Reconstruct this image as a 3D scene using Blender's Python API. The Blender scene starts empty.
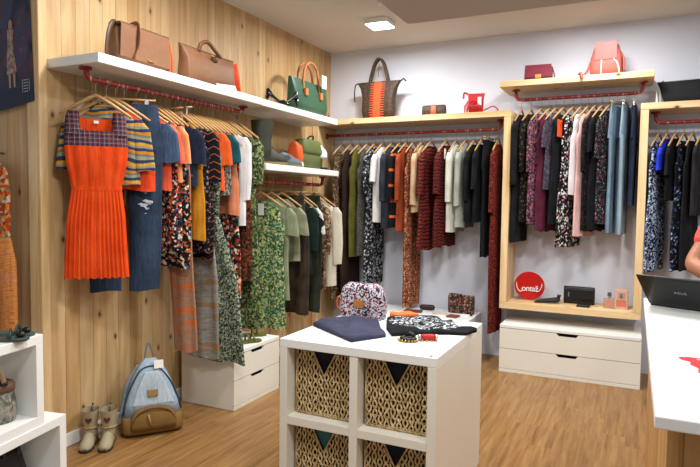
import bpy, math, random
from mathutils import Matrix, Vector, Euler
PI = math.pi
C = bpy.context.scene.collection
CAM = [0.901105, 0.43343, 0.012174, -0.035368, 0.045489, 0.998339, -0.432156, 0.900038, -0.056321]
LENS = 30.3840

# ------------------------------------------------------------------ mesh helpers
class MB:
    def __init__(self): self.v = []; self.f = []; self.m = []; self.slot = 0
    def add(self, vs, fs, M=None):
        n = len(self.v)
        if M is not None: vs = [M @ Vector(p) for p in vs]
        self.v += [tuple(p) for p in vs]
        self.f += [tuple(i + n for i in f) for f in fs]
        self.m += [self.slot] * len(fs)
        return self
    def box(self, lo, hi, M=None):
        x0, y0, z0 = lo; x1, y1, z1 = hi
        vs = [(x0,y0,z0),(x1,y0,z0),(x1,y1,z0),(x0,y1,z0),(x0,y0,z1),(x1,y0,z1),(x1,y1,z1),(x0,y1,z1)]
        return self.add(vs, [(0,3,2,1),(4,5,6,7),(0,1,5,4),(1,2,6,5),(2,3,7,6),(3,0,4,7)], M)
    def loft(self, loops, caps=(True, True), closed=True, M=None):
        n = len(loops[0]); vs = [p for l in loops for p in l]; fs = []
        for i in range(len(loops) - 1):
            for j in range(n if closed else n - 1):
                k = (j + 1) % n
                fs.append((i*n+j, i*n+k, (i+1)*n+k, (i+1)*n+j))
        if caps[0]: fs.append(tuple(reversed(range(n))))
        if caps[1]: fs.append(tuple(range((len(loops)-1)*n, len(loops)*n)))
        return self.add(vs, fs, M)
    def tube(self, path, r, n=8, caps=True, M=None, flat=1.0):
        pts = [Vector(p) for p in path]; loops = []
        rr = r if isinstance(r, (list, tuple)) else [r] * len(pts)
        ref = None
        for i, p in enumerate(pts):
            t = (pts[min(i+1, len(pts)-1)] - pts[max(i-1, 0)])
            t = t.normalized() if t.length > 1e-9 else Vector((0,0,1))
            if ref is None:
                ref = Vector((0,0,1)) if abs(t.z) < .9 else Vector((1,0,0))
            a = (ref - t * ref.dot(t))
            a = a.normalized() if a.length > 1e-6 else t.orthogonal().normalized()
            ref = a; b = t.cross(a)
            loops.append([p + a*math.cos(2*PI*j/n)*rr[i] + b*math.sin(2*PI*j/n)*rr[i]*flat for j in range(n)])
        return self.loft(loops, (caps, caps), True, M)
    def prism(self, outline, h, M=None):            # outline in xy, extruded along +z
        n = len(outline)
        vs = [(x, y, 0) for x, y in outline] + [(x, y, h) for x, y in outline]
        fs = [tuple(reversed(range(n))), tuple(range(n, 2*n))] + [(i, (i+1) % n, n+(i+1) % n, n+i) for i in range(n)]
        return self.add(vs, fs, M)
    def ball(self, c, r, n=10, M=None):
        rx, ry, rz = r if isinstance(r, (tuple, list)) else (r, r, r)
        loops = []
        for i in range(n + 1):
            a = PI * (i + .02) / (n + .04)
            loops.append([(c[0]+rx*math.sin(a)*math.cos(2*PI*j/n), c[1]+ry*math.sin(a)*math.sin(2*PI*j/n), c[2]-rz*math.cos(a)) for j in range(n)])
        return self.loft(loops, (True, True), True, M)
    def build(self, name, mat, parent=None, smooth=False, bevel=0, loc=None):
        me = bpy.data.meshes.new(name)
        me.from_pydata(self.v, [], self.f); me.update()
        mats = mat if isinstance(mat, (list, tuple)) else [mat]
        for m in mats: me.materials.append(m)
        for p, s in zip(me.polygons, self.m): p.material_index = s; p.use_smooth = smooth
        o = bpy.data.objects.new(name, me); C.objects.link(o)
        if parent: o.parent = parent
        if loc: o.location = loc
        if bevel:
            b = o.modifiers.new('bevel', 'BEVEL'); b.width = bevel; b.segments = 2; b.limit_method = 'ANGLE'
        return o

def box(name, lo, hi, mat, parent=None, bevel=0): return MB().box(lo, hi).build(name, mat, parent, bevel=bevel)
def sup(hw, hd, z, p=.5, cx=0, cy=0, n=32):
    out = []
    for j in range(n):
        a = 2*PI*j/n; c, s = math.cos(a), math.sin(a)
        out.append((cx + hw*math.copysign(abs(c)**p, c), cy + hd*math.copysign(abs(s)**p, s), z))
    return out
def arc(p0, p1, h, n=12, up=(0,0,1)):
    p0, p1, up = Vector(p0), Vector(p1), Vector(up)
    return [p0.lerp(p1, i/n) + up * h * math.sin(PI*i/n)**.7 for i in range(n+1)]
def bez(pts, n=14):
    out = []
    P = [Vector(p) for p in pts]; P = [P[0]] + P + [P[-1]]
    for i in range(1, len(P)-2):
        for k in range(n):
            t = k/n; a, b, c, d = P[i-1], P[i], P[i+1], P[i+2]
            out.append(.5*((2*b)+(-a+c)*t+(2*a-5*b+4*c-d)*t*t+(-a+3*b-3*c+d)*t**3))
    return out + [P[-2]]
def empty(name, loc, rz=0.0, label=None, cat=None, group=None, rot=None):
    o = bpy.data.objects.new(name, None); C.objects.link(o); o.empty_display_size = .05
    o.location = loc; o.rotation_euler = rot or (0, 0, rz)
    tag(o, label, cat, group); return o
def tag(o, label=None, cat=None, group=None, kind=None):
    if label: o['label'] = label
    if cat: o['category'] = cat
    if group: o['group'] = group
    if kind: o['kind'] = kind
    return o
def struct(o): o['kind'] = 'structure'; return o

def text(body, size, mat, parent, mtx, extrude=.0004, offset=0, align='LEFT', space=1.0):
    fc = bpy.data.curves.new('lettering', 'FONT'); fc.body = body; fc.size = size; fc.extrude = extrude; fc.offset = offset; fc.align_x = align; fc.space_character = space
    fo = bpy.data.objects.new('lettering_source', fc); C.objects.link(fo); bpy.context.view_layer.update()
    me = bpy.data.meshes.new_from_object(fo.evaluated_get(bpy.context.evaluated_depsgraph_get()))
    bpy.data.objects.remove(fo); me.materials.clear(); me.materials.append(mat)
    o = bpy.data.objects.new('lettering', me); C.objects.link(o); o.parent = parent; o.matrix_local = mtx
    return o

# ------------------------------------------------------------------ materials
def lin(h):
    if isinstance(h, str):
        h = h.lstrip('#'); h = [int(h[i:i+2], 16)/255 for i in (0, 2, 4)]
    return tuple(c/12.92 if c <= .04045 else ((c+.055)/1.055)**2.4 for c in h) + (1.0,)
class NT:
    def __init__(self, name, rough=.8, spec=.3, metal=0):
        self.m = bpy.data.materials.new(name); self.m.use_nodes = True
        self.t = self.m.node_tree; self.b = self.t.nodes['Principled BSDF']
        self.b.inputs['Roughness'].default_value = rough
        self.b.inputs['Specular IOR Level'].default_value = spec
        self.b.inputs['Metallic'].default_value = metal
    def n(self, typ, **kw):
        n = self.t.nodes.new('ShaderNode' + typ)
        for k, v in kw.items():
            if k in n.inputs.keys(): n.inputs[k].default_value = v
            else: setattr(n, k, v)
        return n
    def l(self, a, b): self.t.links.new(a, b)
    def coord(self, scale=(1,1,1), which='Object', rot=(0,0,0), loc=(0,0,0)):
        tc = self.n('TexCoord'); mp = self.n('Mapping')
        mp.inputs['Scale'].default_value = scale; mp.inputs['Rotation'].default_value = rot; mp.inputs['Location'].default_value = loc
        self.l(tc.outputs[which], mp.inputs['Vector']); return mp.outputs['Vector']
    def ramp(self, fac, cols, const=False):
        r = self.n('ValToRGB'); cr = r.color_ramp
        cr.interpolation = 'CONSTANT' if const else 'LINEAR'
        n = len(cols)
        for i, c in enumerate(cols):
            if isinstance(c, tuple) and len(c) == 2: p, c = c
            else: p = i/n if const else i/max(1, n-1)
            e = cr.elements[i] if i < 2 else cr.elements.new(p)
            e.position = p; e.color = lin(c)
        self.l(fac, r.inputs['Fac']); return r.outputs['Color']
    def math(self, op, a, b=None, c=None):
        n = self.n('Math', operation=op)
        for i, x in enumerate((a, b, c)):
            if x is None: continue
            if isinstance(x, (int, float)): n.inputs[i].default_value = x
            else: self.l(x, n.inputs[i])
        return n.outputs[0]
    def mix(self, fac, a, b, blend='MIX'):
        n = self.n('Mix', data_type='RGBA', blend_type=blend)
        for i, x in ((0, fac), (6, a), (7, b)):
            if isinstance(x, (int, float)): n.inputs[i].default_value = x
            elif isinstance(x, (str, tuple)): n.inputs[i].default_value = lin(x) if isinstance(x, str) else x
            else: self.l(x, n.inputs[i])
        return n.outputs[2]
    def noise(self, vec, scale, detail=3, dist=0, rough=.5):
        n = self.n('TexNoise'); self.l(vec, n.inputs['Vector'])
        n.inputs['Scale'].default_value = scale; n.inputs['Detail'].default_value = detail
        n.inputs['Distortion'].default_value = dist; n.inputs['Roughness'].default_value = rough
        return n.outputs['Fac']
    def vor(self, vec, scale, out='Color', feature='F1', rnd=1):
        n = self.n('TexVoronoi', feature=feature); self.l(vec, n.inputs['Vector'])
        n.inputs['Scale'].default_value = scale; n.inputs['Randomness'].default_value = rnd
        return n.outputs[out]
    def xyz(self, vec):
        n = self.n('SeparateXYZ'); self.l(vec, n.inputs[0]); return n.outputs
    def bump(self, h, s=.3, d=.01):
        n = self.n('Bump'); n.inputs['Strength'].default_value = s; n.inputs['Distance'].default_value = d
        self.l(h, n.inputs['Height']); self.l(n.outputs[0], self.b.inputs['Normal'])
    def col(self, c):
        if isinstance(c, str): self.b.inputs['Base Color'].default_value = lin(c)
        else: self.l(c, self.b.inputs['Base Color'])
        return self.m

def plain(name, c, rough=.6, spec=.4, var=.08, scale=14, metal=0):
    t = NT(name, rough, spec, metal); r = lin(c)
    v = t.noise(t.coord(), scale, 3)
    a = tuple(max(0, x*(1-var)) for x in r[:3]) + (1,); b = tuple(min(1, x*(1+var)) for x in r[:3]) + (1,)
    return t.col(t.mix(v, a, b))

def cloth_mat(kind, cols, scale, rough=.9, extra=0.0, name='cloth'):
    t = NT(name, rough, .15)
    v = t.coord()
    weave = t.noise(t.coord((1,1,1)), 220, 1)
    if kind == 'plain':
        n = t.noise(v, 9, 3); c = t.ramp(n, [(.3, cols[0]), (.7, cols[-1])])
    elif kind == 'denim':
        n = t.noise(v, 5, 4); n2 = t.noise(t.coord((6,6,1)), 30, 2)
        c = t.ramp(t.math('ADD', t.math('MULTIPLY', n, .6), t.math('MULTIPLY', n2, .4)), [(.32, cols[0]), (.68, cols[1])])
        if extra:                                           # worn, ripped patches on thigh and knee
            q = t.xyz(v); z = q[2]
            d = t.math('ADD', t.math('ABSOLUTE', t.math('ADD', z, .66)), t.math('MULTIPLY', t.math('ABSOLUTE', t.math('SUBTRACT', q[0], .11)), 2.0)); m = t.math('SUBTRACT', 1.0, t.math('MULTIPLY', d, 3.2))
            p = t.noise(t.coord((.8,.8,2.8)), 20, 4)
            f = t.math('GREATER_THAN', t.math('MULTIPLY', t.math('MAXIMUM', m, 0.0), p), .47)
            c = t.mix(f, c, '#c9cfd6')
    elif kind == 'floral':
        w = t.n('TexNoise'); t.l(v, w.inputs['Vector']); w.inputs['Scale'].default_value = scale*.8
        vv = t.n('VectorMath', operation='ADD'); sc = t.n('VectorMath', operation='SCALE'); sc.inputs['Scale'].default_value = .9/scale
        t.l(w.outputs['Color'], sc.inputs[0]); t.l(v, vv.inputs[0]); t.l(sc.outputs[0], vv.inputs[1])
        s = t.n('SeparateColor'); t.l(t.vor(vv.outputs[0], scale), s.inputs[0])
        c = t.ramp(s.outputs[0], cols, True)
    elif kind == 'leaf':
        n = t.noise(t.coord((1,1,.55)), scale, 4, 1.6, .6); c = t.ramp(n, cols)
    elif kind == 'stripe':
        z = t.xyz(v)[2]; n = t.noise(v, 6, 2)
        f = t.math('FRACT', t.math('ADD', t.math('MULTIPLY', z, scale), t.math('MULTIPLY', n, extra)))
        c = t.ramp(f, cols, True)
    elif kind == 'zig':
        s = t.xyz(v); n = t.noise(v, 25, 2)
        pp = t.math('PINGPONG', t.math('MULTIPLY', t.math('ADD', s[0], s[1]), scale), 1.0)
        f = t.math('FRACT', t.math('ADD', t.math('ADD', t.math('MULTIPLY', s[2], scale), t.math('MULTIPLY', pp, .45)), t.math('MULTIPLY', n, extra)))
        c = t.ramp(f, cols, True)
    elif kind == 'plaid':
        s = t.xyz(v)
        f = t.math('FRACT', t.math('MULTIPLY', t.math('ADD', s[0], s[1]), scale)); g = t.math('FRACT', t.math('MULTIPLY', s[2], scale))
        c = t.mix(.5, t.ramp(f, cols, True), t.ramp(g, cols, True))
    elif kind == 'band':
        n = t.noise(t.coord((1.2,1.2,9)), scale, 3, .3); big = t.noise(t.coord((.6,.6,3.4)), 3.2, 2)
        c0 = t.ramp(n, cols[:4]); f = t.ramp(big, [(.56, '#000000'), (.60, '#ffffff')])
        c = t.mix(f, c0, t.ramp(t.noise(t.coord((3,3,9)), scale*.8, 2), cols[4:]))
    t.bump(t.noise(t.coord((1,1,.14)), 24, 3, .4), .55, .02)
    c = t.mix(.25, c, t.ramp(weave, [(.3, '#8a8a8a'), (.7, '#ffffff')]), 'MULTIPLY')
    return t.col(c)

FAB = dict(
 orange_pleat=('plain', ['#d5400f','#e6521c'], 1), stripe_mustard=('stripe', [(0,'#c8912c'),(.16,'#2d3a56'),(.34,'#8d8f7c'),(.5,'#6d6f62'),(.6,'#c27a24'),(.74,'#2d3a56'),(.88,'#8a8a78')], 9.5, .6),
 orange=('plain', ['#d5401a','#e8522a'], 1), denim_blue=('denim', ['#2a3a52','#4a617c'], 1), denim_rip=('denim', ['#1c2737','#39495f'], 1, 1.0),
 coral=('plain', ['#dd5134','#ee6b4b'], 1), print_feather=('floral', [(0,'#1d1b1c'),(.42,'#d35a2b'),(.6,'#e9dccb'),(.76,'#7c2f25'),(.9,'#42516b')], 78),
 peach=('plain', ['#e08a56','#ee9f6d'], 1), print_darkorange=('floral', [(0,'#17171a'),(.48,'#3a2420'),(.62,'#d46a2a'),(.8,'#54658a'),(.9,'#e8d9bf')], 75),
 band_rust=('band', ['#5a5048','#8d8477','#b56a3a','#6b625a','#b5562a','#d07a45'], 14), denim_navy=('denim', ['#161c2b','#2c3750'], 1),
 mustard=('plain', ['#b97a1c','#cf8f2b'], 1), print_speck=('floral', [(0,'#15141a'),(.8,'#8e7770'),(.92,'#5b2d28')], 102),
 zig_orange=('zig', [(0,'#15161e'),(.82,'#d0652c'),(.9,'#15161e')], 21, .25), band_grey=('band', ['#4d4a48','#7f7d78','#a39f95','#5c5a58','#b8672f','#6f8f78'], 13),
 orange_tee=('plain', ['#e0531d','#f2692c'], 1), print_grey=('floral', [(0,'#5d5a55'),(.35,'#8f8a80'),(.6,'#b7b0a2'),(.85,'#3c3a3a')], 102), teal=('plain', ['#123f48','#1f5a62'], 1),
 salmon=('plain', ['#c8714e','#dc8a63'], 1), print_redflower=('floral', [(0,'#161818'),(.4,'#a82a1c'),(.58,'#d8d2c2'),(.74,'#2f4c3c'),(.88,'#d46b35')], 58),
 leaf_grey=('floral', [(0,'#262d28'),(.22,'#5f6f5c'),(.42,'#a9ad94'),(.58,'#343d36'),(.74,'#7f8d74'),(.88,'#c0bfa8'),(.95,'#4c6a60')], 120), white=('plain', ['#d9d9d6','#ebebe8'], 1),
 print_rust=('floral', [(0,'#4e2a1c'),(.4,'#7d4327'),(.75,'#241a17')], 68), leaf_green=('floral', [(0,'#2a341e'),(.25,'#586a3a'),(.48,'#8a9866'),(.62,'#3a4629'),(.78,'#6f7d4c'),(.92,'#a5a585')], 75),
 leaf_bright=('floral', [(0,'#26402c'),(.2,'#56784a'),(.4,'#a9a85e'),(.54,'#365a48'),(.7,'#86a070'),(.86,'#c0bc88'),(.94,'#2c5c58')], 85), sage=('plain', ['#7d8566','#939a7b'], 1),
 satin_olive=('plain', ['#6e7156','#9fa287'], 1, 0, .35), brown_satin=('plain', ['#2d261f','#4a3f34'], 1, 0, .35), darkgreen=('plain', ['#15231f','#22342d'], 1),
 print_whiteblack=('floral', [(0,'#d9d9d4'),(.5,'#222427')], 15), olive_dark=('plain', ['#23271f','#343a2d'], 1), print_brown=('floral', [(0,'#5f4a38'),(.35,'#8f7a5e'),(.65,'#b9a688'),(.85,'#6d2f28')], 68),
 cream=('plain', ['#d3cbb4','#e2dbc7'], 1), print_brown2=('floral', [(0,'#3b2b22'),(.5,'#6d5540'),(.8,'#a08a6a')], 85), darkbrown=('plain', ['#261b17','#382a22'], 1), olive=('plain', ['#4d4a1d','#66622b'], 1),
 tweed=('floral', [(0,'#33342f'),(.4,'#4c4d47'),(.75,'#6a6b62')], 255), print_greyflower=('floral', [(0,'#17181c'),(.55,'#3f4248'),(.75,'#8d9098'),(.93,'#d0d0d0')], 68), charcoal=('plain', ['#26282e','#363942'], 1),
 stripe_orange=('stripe', [(0,'#17171a'),(.45,'#d2652a'),(.62,'#17171a')], 7, .02), rust=('plain', ['#8a3a20','#a54c2c'], 1), print_rustcream=('floral', [(0,'#84361e'),(.4,'#a35a38'),(.6,'#bf9d78'),(.75,'#4a2018'),(.88,'#777058')], 94),
 beige=('plain', ['#bd9c78','#d0b08c'], 1), zig_red=('zig', [(0,'#1a1014'),(.34,'#8e2a20'),(.52,'#150f13'),(.74,'#b54a2c'),(.86,'#3a181d')], 30, .8), zig_red2=('zig', [(0,'#180f14'),(.36,'#85241f'),(.52,'#140e14'),(.76,'#aa4228'),(.86,'#35161e')], 32, .9),
 ivory=('plain', ['#c8c8b8','#d9d9cb'], 1), sagegrey=('plain', ['#8f9488','#a8ad9f'], 1), black=('plain', ['#0f1013','#1c1d21'], 1), black2=('plain', ['#121214','#222225'], 1), print_burgundy=('floral', [(0,'#4a1613'),(.4,'#6d2119'),(.65,'#3a1210'),(.82,'#8c3a26')], 119),
 print_gold=('floral', [(0,'#111113'),(.86,'#5b4a22')], 85), print_mauve=('floral', [(0,'#3c2430'),(.3,'#6b3f4f'),(.6,'#8d6470'),(.8,'#2a2028'),(.93,'#b04a50')], 71), plum=('plain', ['#4c1a2b','#61263a'], 1),
 greypurple=('floral', [(0,'#35303a'),(.6,'#4d4652'),(.9,'#6b6270')], 136), print_blossom=('floral', [(0,'#121216'),(.55,'#d9d2cc'),(.72,'#b0707a'),(.82,'#17171b'),(.93,'#6f8a84')], 71), white_pink=('plain', ['#cfc8c8','#e2dcdc'], 1),
 pink=('plain', ['#d0a09c','#e2b8b2'], 1), lace=('floral', [(0,'#121316'),(.75,'#2c2e33'),(.95,'#6b3030')], 119), sequin=('floral', [(0,'#16171b'),(.52,'#3a3f45'),(.66,'#7a3440'),(.76,'#2f5a5c'),(.86,'#8a8a88'),(.93,'#1a1a1e')], 102),
 denim_light=('denim', ['#5b7084','#8299a8'], 1), denim_pale=('denim', ['#71889a','#9aafbd'], 1), print_bluewhite=('floral', [(0,'#16203c'),(.42,'#c9d4e2'),(.66,'#2b406e'),(.82,'#8ea4c4')], 85), royal=('plain', ['#1c2fb0','#2d46d0'], 1),
 print_blueflower=('floral', [(0,'#121318'),(.82,'#3d5480'),(.93,'#97a6c0')], 71), charcoal2=('plain', ['#1d1d20','#2c2c30'], 1),
)
_fab = {}
def fabric(k):
    if k not in _fab:
        a = FAB[k]; _fab[k] = cloth_mat(a[0], a[1], a[2], a[4] if len(a) > 4 else .9, a[3] if len(a) > 3 else 0, 'fabric_' + k)
    return _fab[k]

def pine(name, axis='z', plank=None, plank_axis='y', cols=('#b8976a', '#cbad80', '#dac299'), knots=True, gap=True):
    t = NT(name, .5, .35)
    sc = {'x': (.8, 9, 9), 'y': (9, .8, 9), 'z': (9, 9, .8)}[axis]
    v = t.coord(sc, 'Object'); raw = t.coord()
    off = None
    s = t.xyz(raw); pa = s['xyz'.index(plank_axis)]
    if plank:
        idx = t.math('FLOOR', t.math('DIVIDE', pa, plank))
        wn = t.n('TexWhiteNoise', noise_dimensions='1D'); t.l(idx, wn.inputs['W']); off = wn.outputs['Value']
        cb = t.n('CombineXYZ'); m = t.math('MULTIPLY', off, 37.0)
        t.l(m, cb.inputs[0]); t.l(m, cb.inputs[1]); t.l(m, cb.inputs[2])
        ad = t.n('VectorMath', operation='ADD'); t.l(v, ad.inputs[0]); t.l(cb.outputs[0], ad.inputs[1]); v = ad.outputs[0]
    g = t.noise(v, 1.6, 5, .8, .55)
    c = t.ramp(g, [(.3, cols[0]), (.5, cols[1]), (.7, cols[2])])
    if plank:
        c = t.mix(.75, c, t.ramp(off, ['#d2c2ac', '#fff8ec', '#e6d2b8', '#ffffff', '#dcc8ae']), 'MULTIPLY')
    if knots:
        kc = t.n('CombineXYZ'); across = pa if plank else t.math('ADD', s[1], s[2])
        t.l(t.math('MULTIPLY', across, 3.9), kc.inputs[0]); t.l(t.math('MULTIPLY', s['xyz'.index(axis)], 2.3), kc.inputs[1])
        kn = t.n('TexVoronoi', voronoi_dimensions='2D'); t.l(kc.outputs[0], kn.inputs['Vector']); kn.inputs['Scale'].default_value = 1.0
        d = kn.outputs['Distance']
        n2 = t.noise(raw, 40, 2)
        d2 = t.math('ADD', d, t.math('MULTIPLY', t.math('SUBTRACT', n2, .5), .03))
        f = t.ramp(d2, [(0.02, '#ffffff'), (.045, '#9a9a9a'), (.085, '#000000')])
        c = t.mix(f, c, '#5d3a1c')
    if plank and gap:
        fr = t.math('FRACT', t.math('DIVIDE', pa, plank))
        e = t.math('LESS_THAN', fr, .035)
        c = t.mix(t.math('MULTIPLY', e, .55), c, '#6b4a2a')
        t.bump(t.math('SUBTRACT', 1.0, e), .6, .004)
    return t.col(c)

M = {}
M['wall'] = plain('painted_wall', '#d5d9e5', .85, .2, .02, 3)
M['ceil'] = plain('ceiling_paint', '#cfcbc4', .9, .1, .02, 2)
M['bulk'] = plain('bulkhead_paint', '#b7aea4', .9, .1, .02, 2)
M['pine_wall'] = pine('pine_wall_boards', 'z', .095, 'y')
M['pine_wall_x'] = pine('pine_wall_boards_facing', 'z', .095, 'x')
M['pine_z'] = pine('pine_upright', 'z', cols=('#c9a46c', '#d9b988', '#e6cda2'), knots=False)
M['pine_x'] = pine('pine_board', 'x', cols=('#c9a46c', '#d9b988', '#e8cfa5'), knots=True)
M['pine_dark'] = pine('pine_panel', 'z', .11, 'y', cols=('#a67c46', '#bd9158', '#cfa970'))
def floor_mat():
    t = NT('oak_laminate', .38, .4)
    raw = t.coord(); s = t.xyz(raw)
    row = t.math('FLOOR', t.math('DIVIDE', s[0], .128))
    wn = t.n('TexWhiteNoise', noise_dimensions='1D'); t.l(row, wn.inputs['W'])
    yy = t.math('ADD', s[1], t.math('MULTIPLY', wn.outputs['Value'], 3.0))
    pl = t.math('FLOOR', t.math('DIVIDE', yy, 1.1))
    w2 = t.n('TexWhiteNoise', noise_dimensions='2D'); cb = t.n('CombineXYZ'); t.l(row, cb.inputs[0]); t.l(pl, cb.inputs[1]); t.l(cb.outputs[0], w2.inputs['Vector'])
    v = t.coord((22, 1.6, 1)); ad = t.n('VectorMath', operation='ADD'); t.l(v, ad.inputs[0])
    sc = t.n('VectorMath', operation='SCALE'); sc.inputs['Scale'].default_value = 19; t.l(w2.outputs['Color'], sc.inputs[0]); t.l(sc.outputs[0], ad.inputs[1])
    g = t.noise(ad.outputs[0], 1.6, 5, .5, .6)
    c = t.ramp(g, [(.22, '#64471f'), (.42, '#886338'), (.58, '#997344'), (.8, '#aa8453')])
    c = t.mix(.5, c, t.ramp(w2.outputs['Value'], ['#d8cabb', '#ffffff']), 'MULTIPLY')
    e = t.math('LESS_THAN', t.math('FRACT', t.math('DIVIDE', s[0], .128)), .02)
    c = t.mix(t.math('MULTIPLY', e, .35), c, '#5a3a1c')
    return t.col(c)
M['floor'] = floor_mat()
M['white'] = plain('white_lacquer', '#e8e9e5', .32, .4, .01, 3)
M['cream'] = plain('cream_lacquer', '#e3e0d3', .35, .4, .01, 3)
def pipe_mat():
    t = NT('red_pipe', .42, .4); v = t.coord(); x = t.xyz(v)
    f = t.math('FRACT', t.math('MULTIPLY', t.math('ADD', x[0], x[1]), 9.0)); e = t.math('LESS_THAN', f, .09)
    n = t.noise(v, 20, 3); c = t.ramp(n, [(.3, '#741a18'), (.7, '#9a2a24')])
    return t.col(t.mix(t.math('MULTIPLY', e, t.math('GREATER_THAN', n, .47)), c, '#b49a90'))
M['rail'] = pipe_mat()
M['hanger'] = pine('hanger_wood', 'x', cols=('#9c7646', '#b8915e', '#cda878'), knots=False)
M['steel'] = plain('hook_steel', '#b8b8b8', .3, .5, .02, 9, 1)
M['black'] = plain('black_plastic', '#121315', .4, .4)
M['gloss'] = plain('black_gloss', '#15171a', .16, .5, .03)
M['brass'] = plain('brass', '#b8924a', .35, .5, .1, 20, .9)
M['paper'] = plain('tag_paper', '#e6e4de', .8, .2, .02)
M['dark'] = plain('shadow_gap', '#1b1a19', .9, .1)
def leather(name, c, rough=.5, var=.18): return plain(name, c, rough, .35, var, 22)

# ------------------------------------------------------------------ the setting
# camera at (0, 0, 1.42); x along the back wall, y towards it
struct(MB().box((-4.6, -1.2, -.1), (2.4, 5.57, 0)).build('floor', M['floor']))
struct(MB().box((-4.6, -1.2, 2.92), (2.4, 5.57, 3.02)).build('ceiling', M['ceil']))
struct(MB().box((-2.97, 2.14, 0), (-2.87, 5.57, 2.92)).build('wall_left', M['pine_wall']))
struct(MB().box((-2.87, 5.47, 0), (2.4, 5.57, 2.92)).build('wall_back', M['wall']))
struct(MB().box((-4.6, 2.14, 0), (-2.97, 2.24, 2.92)).build('wall_side', M['pine_wall_x']))
struct(MB().box((-2.94, 2.12, 0), (-2.868, 2.14, 2.92)).box((-2.869, 2.12, 0), (-2.842, 2.172, 2.92)).build('trim_1', M['pine_z'], bevel=.006))
struct(MB().box((-2.87, 2.175, 0), (-2.856, 5.47, .075)).build('baseboard_left', M['white'], bevel=.003))
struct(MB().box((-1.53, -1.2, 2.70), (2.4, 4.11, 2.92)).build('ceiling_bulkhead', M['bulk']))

# ceiling light
def ceiling_light(x, y, z):
    r = empty('ceiling_light', (x, y, z), 0, 'small square ceiling light glowing white near the corner of the bulkhead', 'ceiling light')
    MB().box((-.1, -.1, -.02), (.1, .1, .02)).build('light_frame', M['white'], r, bevel=.004)
    em = NT('lamp_glow', .5); em.b.inputs['Emission Color'].default_value = (1, .97, .92, 1); em.b.inputs['Emission Strength'].default_value = 14
    MB().box((-.092, -.092, -.026), (.092, .092, -.02)).build('diffuser', em.col('#ffffff'), r)
    return r
ceiling_light(-1.972, 4.637, 2.90)
o = MB().tube([(-1.78, 4.16, 2.92), (-1.78, 4.16, 2.885)], .012).build('ceiling_sensor', M['white'])
tag(o, 'small white stub on the ceiling beside the glowing ceiling light', 'sensor')

# ------------------------------------------------------------------ shelves, frames, rails
def shelf(lo, hi, label, mat, name='wall_shelf', bevel=.004):
    o = MB().box(lo, hi).build(name, mat, bevel=bevel); return tag(o, label, 'shelf')
shelf((-2.868, 2.182, 2.105), (-2.475, 3.655, 2.155), 'long white floating shelf carrying the two brown handbags', M['white'])
shelf((-2.868, 3.668, 2.103), (-2.475, 4.865, 2.153), 'white floating shelf carrying the green tote and black heels', M['white'])
shelf((-2.868, 3.705, 1.637), (-2.475, 4.90, 1.687), 'short white floating shelf carrying the dark olive boots', M['white'])
shelf((-1.065, 5.10, 2.388), (.105, 5.468, 2.437), 'pale pine wall shelf carrying the burgundy bag and coral backpack', M['pine_x'])

def frame(name, label, loc, parts):
    r = empty(name, loc, 0, label, 'clothes rack')
    for nm, lo, hi, mt in parts: box(nm, lo, hi, mt, r, .003)
    return r
frame('clothes_rack', 'wide pale pine clothes frame with top board under the tall brown tote', (-2.0, 5.28, 0), [
  ('top_board', (-.866, -.18, 2.142), (1.04, .186, 2.192), M['pine_x']), ('post', (-.866, -.18, .0), (-.81, .186, 2.141), M['pine_z'])])
frame('display_rack', 'pale pine frame whose bottom board holds the red round sign', (-.46, 5.28, 0), [
  ('post', (-.559, -.18, .566), (-.50, .186, 2.14), M['pine_z']), ('post', (.478, -.18, .566), (.536, .186, 2.14), M['pine_z']),
  ('bottom_board', (-.559, -.18, .51), (.536, .186, .565), M['pine_x'])])
frame('clothes_rack', 'pale pine clothes frame behind the laptop, under the black pouch', (.7, 5.28, 0), [
  ('top_board', (-.682, -.18, 2.142), (.76, .186, 2.192), M['pine_x']), ('post', (.70, -.18, 0), (.76, .186, 2.141), M['pine_z'])])

def rail(label, a, b, up_a, up_b, z):
    a, b = Vector(a), Vector(b); d = (b - a).normalized(); r = empty('clothes_rail', (a + b) / 2, 0, label, 'clothes rail')
    o = (a + b) / 2; path = []
    if up_a: path += [a + Vector((0,0,up_a)), a + Vector((0,0,.05)), a + Vector((0,0,.02)) + d*.008, a + d*.02 + Vector((0,0,.008)), a + d*.05]
    else: path += [a]
    if up_b: path += [b - d*.05, b - d*.02 + Vector((0,0,.008)), b + Vector((0,0,.02)) - d*.008, b + Vector((0,0,.05)), b + Vector((0,0,up_b))]
    else: path += [b]
    MB().tube([p - o for p in path], .0145, 12).build('pipe', M['rail'], r, True)
    for p, u in ((a, up_a), (b, up_b)):
        if u: MB().tube([p - o + Vector((0,0,u-.012)), p - o + Vector((0,0,u-.001))], .033, 14).build('flange', M['rail'], r, False)
        else:
            q = 1 if p == a else -1
            MB().tube([p - o, p - o + d*.01*q], .03, 14).build('flange', M['rail'], r, False)
    return r
rail('red pipe clothes rail under the long white shelf', (-2.63, 2.235, 2.045), (-2.63, 3.63, 2.06), .058, .043, 0)
rail('red pipe clothes rail under the short white shelf', (-2.63, 3.76, 1.556), (-2.63, 4.87, 1.556), .079, .079, 0)
rail('red pipe clothes rail inside the wide pine frame', (-2.80, 5.26, 2.055), (-1.075, 5.26, 2.055), 0, .085, 0)
rail('red pipe clothes rail under the pine wall shelf', (-.955, 5.27, 2.298), (.03, 5.27, 2.298), .088, .088, 0)
rail('red pipe clothes rail inside the frame behind the laptop', (.125, 5.26, 2.055), (1.38, 5.26, 2.055), .085, 0, 0)

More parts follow.
